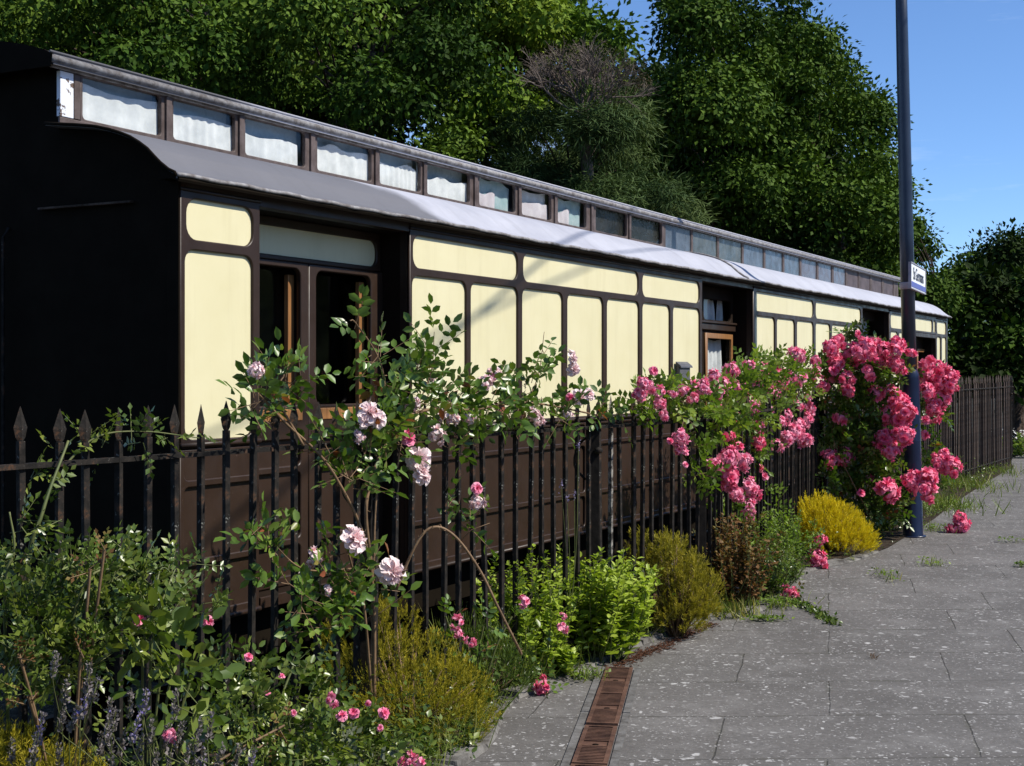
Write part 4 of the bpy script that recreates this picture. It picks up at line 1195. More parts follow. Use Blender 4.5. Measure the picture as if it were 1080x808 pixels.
softs = [(689.5, 391, 4), (678, 404, 7), (674, 416, 8), (696, 413, 5), (696, 426, 7), (709, 415, 5), (741, 409, 8), (732, 404, 4), (753, 398, 7), (761, 407, 8), (757, 415, 7), (771, 390, 8), (790, 386, 5), (756, 430, 5), (809, 398, 7), (814, 416, 7), (792, 428, 9), (790, 416, 4), (813, 434, 4), (840, 375, 9), (845, 401, 6), (820, 390, 4),
         (717.6, 461, 8), (716, 472, 8), (707, 465, 3), (722, 476, 4), (723, 490, 3), (768, 460, 6), (799, 452, 8), (799, 465, 9), (777, 471, 6), (768, 484, 13), (754, 490, 8), (784, 487, 9), (768, 503, 11), (768, 512, 6), (789, 514, 10), (777, 522, 8), (788, 534, 9), (790, 543, 7), (802, 494, 4), (806, 502, 4),
         (828, 438, 7), (822, 445, 7), (836, 457, 10), (847, 464, 9), (850, 443, 8), (850, 424, 6), (830, 462, 8), (841, 449, 8), (797, 522, 6), (775, 408, 5), (782, 400, 6), (800, 408, 6), (826, 405, 7), (833, 396, 6), (857, 392, 6), (862, 402, 6), (860, 380, 5), (853, 432, 7), (840, 428, 6), (806, 384, 4), (720, 412, 5), (686, 408, 6), (700, 438, 5), (731, 420, 5), (818, 470, 6), (775, 440, 5)]
for px, py, r in softs:
    key = 'soft1' if r <= 4 else ('soft3' if r <= 6 else 'soft')
    if py > 455 and px < 812: key = key.replace('soft', 'hot') if random.random() < 0.45 else key
    Y = fenceY(px) - 0.30 - 0.15 * random.random() - (0.2 if py > 450 else 0)
    bloom(rb, at(px, py, Y), r / F * Y * 1.08, VAR[key])

# deep pink rose at the lamp post
b2 = ground_at(912, 566)
def YC(px, py): return 13.15 + 0.5 * random.random() if px < 972 else 13.85 + 0.5 * random.random()
blobs = [(880, 388, 12, 13.4), (896, 392, 18, 13.4), (915, 385, 20, 13.4), (935, 385, 18, 13.4), (905, 358, 8, 13.5), (892, 352, 8, 13.5), (948, 395, 14, 13.7), (880, 420, 18, 13.4), (905, 430, 22, 13.4), (928, 420, 18, 13.4), (905, 460, 24, 13.5), (925, 480, 20, 13.4), (900, 490, 22, 13.5), (880, 470, 14, 13.4), (920, 510, 22, 13.5), (900, 520, 18, 13.5), (940, 455, 16, 13.6), (945, 500, 16, 13.6), (942, 535, 14, 13.5), (925, 540, 14, 13.5), (985, 405, 14, 14.1), (985, 435, 14, 14.1), (980, 470, 10, 14.1), (995, 415, 10, 14.2), (985, 500, 12, 14.0), (1000, 495, 8, 14.0), (870, 500, 10, 13.3), (886, 455, 14, 13.4)]
canes = [([b2, at(910, 500, 13.5), at(905, 430, 13.4), at(890, 370, 13.5), at(898, 345, 13.5)], 0.012), ([b2, at(922, 510, 13.5), at(935, 430, 13.5), at(960, 390, 14.0), at(990, 400, 14.2)], 0.011), ([at(915, 540, 13.4), at(890, 490, 13.3), at(878, 460, 13.3), at(880, 445, 13.3)], 0.007), ([b2, at(950, 520, 13.8), at(985, 500, 14.0), at(1003, 492, 14.0)], 0.008)]
rc = rose_bush('rose_bush', 'tall rose bush with deep pink double flower clusters around the lamp post', b2, blobs, canes, 0.060, M['leaf_rose'], 4.6, 0.13, 0.45, 7, tmpl=LEAF4, flatY=0.6)
hots = [(885, 360, 6), (876, 367, 7), (879, 377, 7), (896, 378, 9), (882, 385, 7), (900, 364, 4), (914, 368, 10), (923, 364, 7), (933, 370, 8), (946, 364, 7), (928, 380, 8), (944, 371, 6), (945, 384, 7), (950, 391, 5), (878, 399, 6), (879, 391, 4), (894, 399, 6), (916, 393, 6), (894, 411, 7), (868, 409, 5), (923, 415, 7), (940, 417, 8), (950, 424, 9), (954, 434, 10), (938, 437, 9), (950, 444, 9), (954, 459, 9), (935, 468, 10), (932, 461, 7), (940, 477, 7), (886, 441, 6),
        (979, 383, 6), (988, 387, 7), (976, 393, 7), (981, 403, 10), (978, 412, 7), (1000, 397, 9), (1002, 407, 7), (993, 421, 8), (984, 430, 7), (984, 440, 6), (976, 443, 4), (976, 459, 4), (992, 402, 8), (876, 484, 8), (889, 482, 9), (936, 518, 11), (961, 507, 8), (974, 516, 11), (978, 505, 8), (990, 489, 8), (1003, 492, 9), (995, 481, 6), (908, 520, 3), (918, 504, 4), (907, 372, 7), (960, 372, 5), (905, 352, 3)]
for px, py, r in hots:
    key = 'hot1' if r <= 4 else ('hot3' if r <= 6 else 'hot')
    Y = YC(px, py) - 0.22
    if 956 < px < 980 and py > 500: Y = 13.25
    bloom(rc, at(px, py, Y), r / F * Y * 1.22, VAR[key])

# fallen sprays and low pink flowers
for lab, pts in (('wilted deep pink rose spray lying on the paving right of the lamp post', [(1012, 546, 7), (1014, 554, 8), (1006, 556, 6)]),
                 ('deep pink rose sprays drooping to the paving left of the golden mound', [(865, 569, 6), (863, 589, 8), (857, 592, 6), (868, 594, 5), (858, 584, 5)]),
                 ('small deep pink rose spray low over the creeping weed at the bed corner', [(833, 622, 5), (830, 627, 5), (836, 628, 5)]),
                 ('pink rose spray lying at the kerb next to the far end of the drain', [(570, 720, 6), (573, 726, 6), (568, 727, 5)])):
    px, py, _ = pts[0]
    bp = ground_at(px, max(p[1] for p in pts) + 6)
    root = empty('rose_spray', bp); tag(root, lab, 'rose spray', 'low pink rose sprays')
    L = Leaves()
    for a, b, r in pts:
        bloom(root, at(a, b, bp.y), r / F * bp.y * 1.1, VAR['hot' if r > 6 else 'hot3'])
    sprigs(L, None, at(px, py + 4, bp.y + 0.04), 0.07, 9, 0.035, 5, 0.4, 0.07)
    L.build('foliage', LEAF4, M['leaf_rose'], root, bp)
    MB().tube([(0, 0.03, 0), at(px, py, bp.y) - bp], [0.005, 0.003], 5).build('stem', M['cane'], root)

# ------------------------------------------------------------------ shrubs and border plants
def mound(name, label, cat, base, lobes, n, mat, tuft_len, needle, per=20, tint=0.5, upness=1.0, fan=0.55, group=None, spread=0.35):
    """a shrub of many short tufts standing on the skin of a few merged lobes; lobes = (dx, dy, z, rx, ry, rz)"""
    root = empty(name, base); tag(root, label, cat, group)
    L = Leaves(); st = MB()
    area = np.array([l[3] * l[5] + l[3] * l[4] for l in lobes]); area = area / area.sum()
    for l, ar in zip(lobes, area):
        k = int(n * ar)
        c = np.array(l[:3]); r3 = np.array(l[3:])
        d = rand_dirs(k * 2); d = d[d[:, 2] > -0.35][:k]; k = len(d)
        bumps = [(rand_dirs(1)[0], random.uniform(-0.16, 0.2)) for _ in range(14)]
        f = 0.72 + 0.28 * RNG.random(k) ** 0.5
        for v, am in bumps: f += am * np.clip((d @ v) * 4 - 3, 0, 1)
        P0 = c + d * f[:, None] * r3
        P0[:, 2] = np.maximum(P0[:, 2], 0.0)
        ax = nrm(d * fan + np.array([0, 0, upness]) + RNG.normal(size=(k, 3)) * 0.2)
        tl = tuft_len * (0.6 + 0.7 * RNG.random(k))
        tt = tint + 0.16 * RNG.normal(size=k) + (f - 0.9) * 0.6
        for j in range(per):
            g_ = RNG.random(k)
            q = P0 + ax * (tl * (g_ - 0.35))[:, None]
            dirs = nrm(ax * (0.7 + 0.8 * g_)[:, None] + RNG.normal(size=(k, 3)) * spread)
            L.add(q, dirs, RNG.normal(size=(k, 3)) + d * 0.6, needle * (0.7 + 0.6 * RNG.random(k)), np.clip(tt + 0.45 * (g_ - 0.6) + 0.07 * RNG.normal(size=k), 0, 1))
        for _ in range(8):
            a_ = rand_dirs(1)[0]; a_[2] = abs(a_[2])
            e = c + a_ * r3 * 0.9
            st.tube([(0.04 * a_[0], 0.04 * a_[1], -0.01), tuple(e * 0.55), tuple(e)], [0.007, 0.005, 0.002], 5)
    L.build('foliage', NEEDLE, mat, root)
    st.build('stems', M['cane'], root)
    return root


def V2(px, py): return ground_at(px, py)

mound('golden_shrub', 'bright golden yellow cushion shrub beside the lamp post base', 'shrub', Vector((2.86, 12.35, 0)),
      [(0, 0, 0.16, 0.33, 0.28, 0.27), (-0.14, 0, 0.21, 0.22, 0.22, 0.25), (0.18, -0.05, 0.12, 0.20, 0.2, 0.19), (-0.02, 0.05, 0.25, 0.2, 0.2, 0.21), (0.05, -0.12, 0.08, 0.32, 0.2, 0.14)], 1800, M['leaf_gold'], 0.075, 0.028, 26, 0.72, 0.9, 0.9)
mound('golden_heath', 'low olive gold heath spreading over the kerb by the drain', 'heath', Vector((-0.46, 6.12, 0)),
      [(-0.05, 0.1, 0.16, 0.34, 0.34, 0.26), (-0.22, 0.15, 0.28, 0.22, 0.2, 0.26), (0.12, 0.0, 0.10, 0.30, 0.28, 0.22), (0.05, -0.18, 0.08, 0.28, 0.22, 0.17), (-0.12, 0.25, 0.3, 0.16, 0.16, 0.26)], 2300, M['leaf_olive'], 0.055, 0.017, 22, 0.55, 1.0, 0.8, spread=0.5)
mound('golden_heath', 'olive gold heath poking into the bottom left corner', 'heath', Vector((-1.62, 4.32, 0)),
      [(0, 0, 0.22, 0.30, 0.25, 0.26), (0.2, -0.03, 0.22, 0.18, 0.18, 0.24), (-0.1, 0.05, 0.3, 0.16, 0.16, 0.24)], 1500, M['leaf_olive'], 0.05, 0.016, 20, 0.68, 1.0, 0.8, spread=0.5)
mound('conifer_shrub', 'small golden green upright conifer between the bright green shrub and the dry plant', 'shrub', Vector((1.00, 8.42, 0)),
      [(0.06, 0, 0.20, 0.13, 0.15, 0.20), (-0.04, 0, 0.42, 0.12, 0.12, 0.20), (-0.12, 0.03, 0.30, 0.12, 0.12, 0.22), (0.10, 0.0, 0.34, 0.09, 0.10, 0.17), (-0.20, 0.05, 0.44, 0.08, 0.1, 0.18), (0.16, -0.03, 0.16, 0.09, 0.1, 0.13), (0.02, -0.05, 0.10, 0.16, 0.15, 0.13), (0.2, 0.0, 0.24, 0.07, 0.08, 0.12)], 950, M['leaf_conifer'], 0.075, 0.028, 24, 0.74, 1.0, 0.8, spread=0.5)
mound('rosemary', 'dark needle-leaved rosemary clump between the heath and bright green shrub', 'shrub', Vector((-0.14, 6.75, 0)),
      [(0, 0, 0.14, 0.17, 0.18, 0.18), (-0.1, 0.05, 0.2, 0.12, 0.12, 0.18), (0.12, -0.02, 0.1, 0.12, 0.12, 0.14)], 420, M['leaf_dark'], 0.11, 0.026, 20, 0.42, 1.2, 0.6)


def leafy(name, label, cat, base, stems_n, rad, h, mat, leaf, tint=0.5, per=16, tmpl=LEAF7, spread=0.35, stemmat='stem', group=None, droop=0.2, twig=0.004):
    """upright leafy stems with leaves all the way up"""
    root = empty(name, base); tag(root, label, cat, group)
    L = Leaves(); st = MB()
    rx, ry = (rad if hasattr(rad, '__len__') else (rad, rad))
    for _ in range(stems_n):
        a = random.random() * 6.28; r0 = math.sqrt(random.random())
        b = Vector((math.cos(a) * r0 * rx * 0.55, math.sin(a) * r0 * ry * 0.55, -0.01))
        hh = h * random.uniform(0.55, 1.0) * (1 - 0.25 * r0 * r0)
        tip = Vector((math.cos(a) * r0 * rx + random.gauss(0, spread * 0.1), math.sin(a) * r0 * ry + random.gauss(0, spread * 0.1), hh))
        tip += Vector((random.gauss(0, 0.05), random.gauss(0, 0.05), random.gauss(0, 0.03))); mid = b.lerp(tip, 0.55) + Vector((random.gauss(0, 0.04), random.gauss(0, 0.04), 0.03))
        q = bez([b, mid, tip], 6)
        st.tube(q, [twig * (1 - 0.6 * i / len(q)) for i in range(len(q))], 4, False)
        n = int(per * hh / h) + 4
        t_ = np.clip(tint + 0.15 * RNG.normal(), 0, 1)
        for k in range(n):
            f = min(1, max(0.12, 0.15 + 0.85 * k / n + random.gauss(0, 0.03)))
            idx = f * (len(q) - 1); i0 = min(int(idx), len(q) - 2)
            p = q[i0].lerp(q[i0 + 1], idx - i0)
            m = 3
            an = RNG.random() * 6.28 + np.arange(m) * 6.283 / m
            D = np.stack([np.cos(an), np.sin(an), 0.45 + 0.3 * RNG.random(m) - droop * (1 - f)], 1) + RNG.normal(size=(m, 3)) * 0.35
            L.add(np.tile(np.array(p), (m, 1)) + RNG.normal(size=(m, 3)) * 0.012, D, np.tile(np.array([0, 0, 1.0]), (m, 1)) + RNG.normal(size=(m, 3)) * 0.25, leaf * (1.1 - 0.45 * f) * (0.75 + 0.5 * RNG.random(m)), np.clip(t_ + 0.25 * (f - 0.5) + 0.1 * RNG.normal(size=m), 0, 1))
    L.build('foliage', tmpl, mat, root)
    st.build('stems', M[stemmat], root)
    return root


leafy('green_shrub', 'fresh bright green leafy shrub behind the kerb near the drain end', 'shrub', Vector((0.45, 7.75, 0)), 95, (0.36, 0.30), 0.70, M['leaf_lime'], 0.060, 0.58, 18)
leafy('green_shrub', 'low bright green plant at the kerb behind the fallen pink spray', 'plant', V2(592, 712), 14, (0.10, 0.10), 0.17, M['leaf_lime'], 0.055, 0.5, 8)
leafy('leafy_plant', 'loose fresh green leafy plant behind the arching cane under the railings', 'plant', Vector((0.06, 7.25, 0)), 60, (0.30, 0.25), 0.70, M['leaf_lime'], 0.052, 0.42, 15)
leafy('dry_plant', 'dry russet plant at the foot of the railing bend', 'plant', Vector((1.52, 9.35, 0)), 60, (0.24, 0.22), 0.78, M['leaf_dry'], 0.045, 0.40, 18, LEAF4)
leafy('leafy_plant', 'loose green weedy plant between the dry plant and golden mound', 'plant', Vector((2.02, 10.6, 0)), 60, (0.30, 0.45), 0.66, M['leaf_pink'], 0.042, 0.45, 16, LEAF4)
leafy('leafy_plant', 'dark green plant with reddish tips under the rambler rose', 'plant', Vector((1.85, 10.0, 0)), 44, (0.22, 0.3), 0.42, M['leaf_dark'], 0.04, 0.5, 14, LEAF4)
leafy('leafy_plant', 'low green weeds around the foot of the blue lamp post', 'weed', V2(945, 562) + Vector((0, 0.25, 0)), 26, (0.28, 0.2), 0.28, M['leaf_pink'], 0.045, 0.5, 8, LEAF4)

# big mass of leaves at the left: rose with small leaves, dusky shrubs
def yl(px, py): return 4.55
b3 = Vector((-1.55, 4.55, 0))
blobs = [(20, 615, 30, 4.5), (62, 600, 28, 4.45), (105, 612, 32, 4.5), (40, 650, 44, 4.4), (95, 655, 42, 4.45), (150, 640, 38, 4.55), (140, 600, 28, 4.6), (175, 610, 22, 4.7), (70, 700, 40, 4.4), (15, 700, 34, 4.3), (18, 555, 12, 4.5), (58, 550, 10, 4.5), (45, 515, 9, 4.6), (60, 480, 9, 4.7), (110, 470, 12, 4.85), (140, 455, 12, 4.9), (150, 470, 10, 4.9), (175, 462, 9, 5.0), (205, 455, 6, 5.1), (90, 462, 9, 4.8), (190, 640, 18, 4.75), (210, 590, 9, 4.9), (220, 640, 12, 4.9), (30, 500, 8, 4.6)]
canes = [([b3, at(30, 620, 4.5), at(45, 540, 4.5), at(72, 465, 4.65)], 0.010), ([b3, at(80, 640, 4.4), at(130, 600, 4.5), at(160, 618, 4.6)], 0.006), ([b3 + Vector((-0.1, 0, 0)), at(5, 640, 4.4), at(15, 580, 4.4), at(10, 540, 4.4)], 0.007),
         ([at(60, 500, 4.7), at(100, 462, 4.8), at(150, 455, 4.9), at(210, 462, 5.1)], 0.0045), ([at(60, 640, 4.4), at(150, 640, 4.5), at(170, 600, 4.6), at(185, 610, 4.6)], 0.005), ([at(100, 700, 4.4), at(160, 650, 4.5), at(185, 600, 4.6)], 0.006)]
rd = rose_bush('rose_bush', 'sprawling small-leaved rose without open flowers in front of the dark carriage end', b3, blobs, canes, 0.030, M['leaf_dark'], 1.05, 0.085, 0.6, 7, tmpl=LEAF4, stemmat='stem', flatY=0.45)
for (px, py, r, Y) in [(220, 655, 6, 4.9), (147, 655, 7, 4.5)]:
    bloom(rd, at(px, py, Y), r / F * Y, VAR['soft1'], (0.3, -0.6, 0.5), 'rosebud')


def bushy2(name, label, cat, base, blobs, n_per, mat, leaf, tint, tmpl=LEAF7, group=None, stemmat='stem', length=0.08, leaflets=5):
    root = empty(name, base); tag(root, label, cat, group)
    L = Leaves(); st = MB(); cn = MB()
    for px, py, r, Y in blobs:
        c = at(px, py, Y); rm = r / F * Y
        sprigs(L, st, c, (rm, rm * 0.7, rm), max(4, int(n_per * r * r * 0.03)), leaf, leaflets, tint, length, stemp=0.35)
        cc = c - Vector(base)
        q = bez([(cc.x * 0.2, cc.y * 0.2, 0), cc * 0.6 + Vector((0, 0, 0.02)), cc], 5)
        cn.tube(q, [0.005] * len(q), 5, False)
    L.build('foliage', tmpl, mat, root, base)
    cn.add([(a - base[0], b - base[1], c - base[2]) for a, b, c in st.v], st.f, True)
    cn.build('stems', M[stemmat], root)
    return root


bushy2('broadleaf_plant', 'plant with large plain green leaves among the sprawling rose and lavender', 'plant', Vector((-1.22, 4.55, 0)),
       [(160, 675, 22, 4.5), (185, 690, 24, 4.5), (170, 705, 22, 4.5), (200, 720, 22, 4.55), (185, 735, 20, 4.5), (210, 745, 16, 4.5), (150, 690, 14, 4.5)], 0.6, M['leaf_dark'], 0.066, 0.6, length=0.11, leaflets=3)
low = bushy2('ground_rose', 'low ground cover rose dotted with tiny pink flowers in front of the railings', 'rose bush', Vector((-0.98, 5.15, 0)),
       [(250, 700, 26, 5.1), (275, 720, 30, 5.15), (305, 735, 32, 5.25), (335, 740, 30, 5.35), (265, 750, 32, 5.0), (300, 770, 34, 5.1), (340, 775, 34, 5.2), (370, 770, 30, 5.4), (395, 785, 28, 5.45), (420, 800, 26, 5.5), (380, 805, 30, 5.3), (330, 805, 34, 5.1), (280, 800, 34, 4.95), (235, 730, 22, 4.9), (240, 770, 28, 4.8), (450, 805, 18, 5.6), (475, 795, 14, 5.7), (310, 700, 16, 5.4), (350, 710, 16, 5.6)], 0.95, M['leaf_dark'], 0.034, 0.55, length=0.07)
for (px, py, r, Y) in [(350, 739, 6, 5.1), (361, 755, 5, 5.1), (373, 752, 5, 5.2), (405, 752, 5, 5.3), (262, 693, 4, 4.9), (297, 713, 3, 5.0), (282, 731, 3, 5.0), (430, 800, 6, 5.2), (440, 803, 6, 5.2), (425, 805, 5, 5.2), (310, 752, 3, 5.0), (401, 768, 3, 5.2), (180, 776, 6, 4.3), (388, 742, 3, 5.3)]:
    bloom(low, at(px, py, Y), r / F * Y * 1.1, VAR['soft1'] if r < 6 else VAR['soft3'], (0.3, -0.6, 0.6), 'rose_bloom')
mini = bushy2('patio_rose', 'small rose with a few pink flowers behind the rosemary clump', 'rose bush', Vector((-0.2, 6.55, 0)),
       [(480, 675, 14, 6.4), (500, 690, 14, 6.45), (470, 650, 9, 6.4), (510, 660, 12, 6.5), (540, 650, 10, 6.6)], 1.2, M['leaf_rose'], 0.036, 0.5, length=0.07)
for px, py, r, Y in [(482, 656, 6, 6.25), (496, 677, 5, 6.25), (483, 668, 4, 6.25), (552, 635, 5, 6.5), (594, 662, 5, 6.95), (594, 650, 3, 6.95)]:
    bloom(mini, at(px, py, Y), r / F * Y * 1.1, VAR['soft3'], (0.4, -0.6, 0.5), 'rose_bloom')
bushy2('grey_plant', 'grey green foliage plant at the bottom edge next to the kerb', 'plant', Vector((-0.75, 5.25, 0)), [(375, 795, 20, 5.2), (400, 805, 18, 5.25), (350, 800, 16, 5.15)], 1.0, M['leaf_grey'], 0.03, 0.5, LEAF4)
bushy2('shade_shrub', 'dusky shrub growing behind the railings under the carriage end', 'shrub', Vector((-1.35, 5.55, 0)),
       [(60, 640, 40, 5.3), (120, 680, 44, 5.4), (190, 690, 36, 5.5), (30, 720, 40, 5.2), (230, 720, 26, 5.6)], 0.5, M['leaf_dark'], 0.04, 0.35)
bushy2('dry_seed_plant', 'dry brown seed heads and stems in the left of the bed', 'plant', Vector((-1.45, 4.5, 0)),
       [(95, 600, 12, 4.35), (110, 580, 10, 4.35), (20, 690, 14, 4.2), (30, 735, 12, 4.15), (85, 690, 8, 4.3), (300, 765, 12, 5.0), (290, 780, 12, 5.0)], 1.2, M['leaf_dry'], 0.018, 0.4, LEAF4, stemmat='cane', length=0.05)

# lavender spikes: several plants
def lavender(label, base, spots, Y):
    root = empty('lavender', base); tag(root, label, 'lavender', 'lavender plants along the front of the bed')
    L = Leaves(); st = MB(); fl = Leaves()
    for px, py, hpx, lean in spots:
        top = at(px, py, Y + random.uniform(-0.15, 0.15)); ln = hpx * 1.2 / F * Y
        ax = Vector((lean, random.gauss(0, 0.08), 1)).normalized()
        foot = Vector(base) + Vector((random.gauss(0, 0.09), random.gauss(0, 0.06), 0.05))
        q = bez([foot, (foot + top) / 2 + Vector((0.02, 0, 0.04)), top - ax * ln, top], 5)
        st.tube([p - Vector(base) for p in q], 0.0016, 4, False)
        m = int(40 + ln * 420)
        f = RNG.random(m) ** 0.9
        P_ = np.array([tuple(top - ax * ln * (1 - v)) for v in f]) + RNG.normal(size=(m, 3)) * 0.0042
        d = rand_dirs(m); d[:, 2] = np.abs(d[:, 2]) * 0.8 + 0.4
        fl.add(P_, d, rand_dirs(m), (0.013 + 0.005 * RNG.random(m)) * (1.15 - 0.5 * f), np.clip(0.4 + 0.2 * RNG.normal(size=m) + (0.35 if random.random() < 0.2 else 0), 0, 1))
    for _ in range(70):
        a = rand_dirs(1)[0]; p = np.array(base) + np.array([a[0] * 0.16, a[1] * 0.10, 0.05 + 0.22 * random.random()])
        m = 8
        L.add(p + RNG.normal(size=(m, 3)) * 0.015, np.array([a[0] * .3, a[1] * .3, 1]) + RNG.normal(size=(m, 3)) * 0.4, rand_dirs(m), 0.05 * (0.7 + 0.6 * RNG.random(m)), np.clip(0.4 + 0.2 * RNG.normal(size=m), 0, 1))
    L.build('foliage', NARROW, M['leaf_grey'], root, base)
    fl.build('flower_spikes', LEAF4, M['lavender'], root, base)
    st.build('stems', M['stem'], root)


lavender('lavender with grey mauve spikes in the bottom left, behind the corner heath', Vector((-1.38, 4.3, 0)), [(95, 700, 28, .1), (72, 715, 26, .15), (104, 715, 24, .25), (60, 690, 22, .2), (45, 752, 30, .15), (38, 775, 30, .1), (68, 748, 20, .2), (82, 745, 24, .3), (62, 785, 26, 0), (12, 780, 22, 0), (30, 800, 24, .1), (92, 735, 22, .3)], 4.15)
lavender('lavender with blue tinged spikes left of the single pink bloom', Vector((-1.15, 4.3, 0)), [(117, 738, 26, .1), (138, 730, 26, .05), (155, 728, 24, .15), (122, 750, 26, .15), (147, 755, 26, .2), (187, 728, 26, .1), (108, 772, 24, .1), (132, 770, 24, .2), (160, 760, 22, .1), (150, 775, 24, .2), (118, 785, 22, 0), (115, 760, 22, .1)], 4.2)
lavender('lavender with silvery spikes right of the single pink bloom', Vector((-0.95, 4.35, 0)), [(178, 764, 26, .15), (193, 762, 28, .25), (212, 760, 30, .2), (224, 752, 28, .15), (216, 790, 26, .1), (236, 786, 28, .25), (252, 785, 26, .1), (200, 785, 24, .2), (268, 790, 22, .2), (180, 795, 22, .1), (165, 790, 22, .1), (206, 800, 26, .1)], 4.25)

# tall thin lavender stalks behind the railings
root = empty('lavender', gz(592, -0.1)); tag(root, 'thin lavender stalks with violet tips in front of the brown carriage side', 'lavender', 'lavender plants along the front of the bed')
fl = Leaves(); st = MB()
for px, py in ((610, 470), (592, 512), (606, 522), (598, 527)):
    top = at(px, py, 7.25); q = bez([root.location, (root.location + top) / 2 + Vector((0.03, 0, 0)), top], 6)
    st.tube([p - root.location for p in q], 0.002, 4, False)
    m = 26; fl.add(np.array(top) + RNG.normal(size=(m, 3)) * np.array([.004, .004, .012]), rand_dirs(m) + np.array([0, 0, .5]), rand_dirs(m), 0.010 + 0.004 * RNG.random(m), np.full(m, 0.9))
fl.build('flower_spikes', LEAF4, M['lavender'], root, root.location); st.build('stems', M['stem'], root)

# ------------------------------------------------------------------ grass and weeds
def tuft(label, base, n, h, spread, mat=None, tint=0.5, cat='weed', name='weed_tuft', group=None, leafn=0):
    root = empty(name, base); tag(root, label, cat, group)
    L = Leaves()
    P_ = np.stack([RNG.normal(size=n) * spread[0], RNG.normal(size=n) * spread[1], np.zeros(n)], 1)
    D = np.stack([RNG.normal(size=n) * 0.45, RNG.normal(size=n) * 0.45, np.ones(n)], 1)
    L.add(P_, D, rand_dirs(n), h * (0.4 + 0.8 * RNG.random(n)), np.clip(tint + 0.25 * RNG.normal(size=n), 0, 1))
    L.build('blades', BLADE_THIN if h > 0.3 else BLADE, mat or M['grass'], root)['kind'] = 'stuff'
    if leafn:
        L2 = Leaves(); P2 = np.stack([RNG.normal(size=leafn) * spread[0], RNG.normal(size=leafn) * spread[1], 0.01 + h * 0.5 * RNG.random(leafn)], 1)
        D2 = rand_dirs(leafn); D2[:, 2] = np.abs(D2[:, 2]) * 0.5
        L2.add(P2, D2, np.tile([0, 0, 1.0], (leafn, 1)) + RNG.normal(size=(leafn, 3)) * 0.3, 0.028 * (0.6 + 0.8 * RNG.random(leafn)), np.clip(tint + 0.2 * RNG.normal(size=leafn), 0, 1))
        L2.build('leaves', LEAF4, M['leaf_pink'], root)
    return root


WG = 'weeds growing from the paving joints'
tuft('pale grass tuft at the kerb below the dry russet plant', V2(765, 650), 260, 0.15, (0.13, 0.08), tint=0.7, cat='grass', name='grass_tuft')
tuft('green weed patch at the bed corner by the low pink spray', V2(815, 640), 160, 0.10, (0.12, 0.08), leafn=220)
tuft('small flat green weed on the paving below the bed corner', V2(808, 655), 30, 0.03, (0.06, 0.03), leafn=130, group=WG)
root = empty('creeping_weed', V2(858, 648)); tag(root, 'creeping green weed trailing from the bed onto the paving', 'weed')
L = Leaves()
pp = bez([V2(832, 634), V2(848, 640), V2(862, 648), V2(880, 659)], 12)
for p in pp:
    m = 16; L.add(np.array(p) + np.array([0, 0, .012]) + RNG.normal(size=(m, 3)) * np.array([.025, .05, .008]), rand_dirs(m), np.tile([0, 0, 1.0], (m, 1)) + RNG.normal(size=(m, 3)) * .4, 0.03 * (0.6 + 0.8 * RNG.random(m)), np.clip(0.4 + .2 * RNG.normal(size=m), 0, 1))
L.build('leaves', LEAF4, M['leaf_dark'], root, root.location)
MB().tube([p - root.location + Vector((0, 0, 0.008)) for p in pp], 0.004, 5).build('stem', M['stem'], root)
tuft('thin weed sprouting from a paving crack below the golden mound', V2(936, 610), 30, 0.10, (0.05, 0.14), leafn=50, group=WG)
tuft('thin dry weed in a paving crack right of the lamp post foot', V2(982, 596), 34, 0.09, (0.06, 0.10), leafn=50, tint=0.7, group=WG)
tuft('dead brown weed standing alone in a joint of the middle paving', V2(921, 694), 26, 0.05, (0.012, 0.03), M['leaf_dry'], 0.3, group=WG)
tuft('small weed at the right hand picture edge, the farther of two', V2(1066, 572), 26, 0.06, (0.08, 0.04), leafn=50, group=WG)
tuft('small weed at the right hand picture edge, the nearer of two', V2(1077, 598), 26, 0.06, (0.03, 0.03), leafn=60, group=WG)
tuft('grassy weeds on the kerb right behind the lamp post', V2(1000, 536) + Vector((-.05, 0, 0)), 380, 0.20, (0.22, 0.35), leafn=420, cat='grass', name='grass_tuft')
tuft('grassy strip at the foot of the far railings', V2(1025, 515) + Vector((-.1, .2, 0)), 420, 0.20, (0.30, 0.6), leafn=360, cat='grass', name='grass_tuft')
tuft('low grass where the far railings meet the paving end', V2(1055, 499) + Vector((-.1, .2, 0)), 300, 0.18, (0.35, 0.7), leafn=260, cat='grass', name='grass_tuft')
tuft('short weed left of the fallen wilted rose spray', V2(985, 560), 60, 0.12, (0.10, 0.10), leafn=110)
tuft('grass blades at the kerb by the drain end', V2(615, 716), 110, 0.09, (0.07, 0.04), cat='grass', name='grass_tuft', leafn=60)
tuft('long grass between the rosemary and the arching cane', Vector((-0.25, 6.9, 0)), 120, 0.42, (0.12, 0.1), cat='grass', name='grass_tuft', tint=0.45)
dz = leafy('daisy_clump', 'white flowered clump past the end of the railings at the right edge', 'plant', V2(1079, 484) + Vector((0.1, 0.4, 0)), 24, (0.5, 0.4), 0.55, M['leaf_pink'], 0.09, 0.5, 8, LEAF4)
Lw = Leaves(); m = 120
Lw.add(np.stack([RNG.normal(size=m) * .3, RNG.normal(size=m) * .3, .35 + .2 * RNG.random(m)], 1), rand_dirs(m), np.tile([0, -.6, .8], (m, 1)), np.full(m, .045), RNG.random(m))
Lw.build('flowers', LEAF4, M['petal_white'], dz)['kind'] = 'stuff'
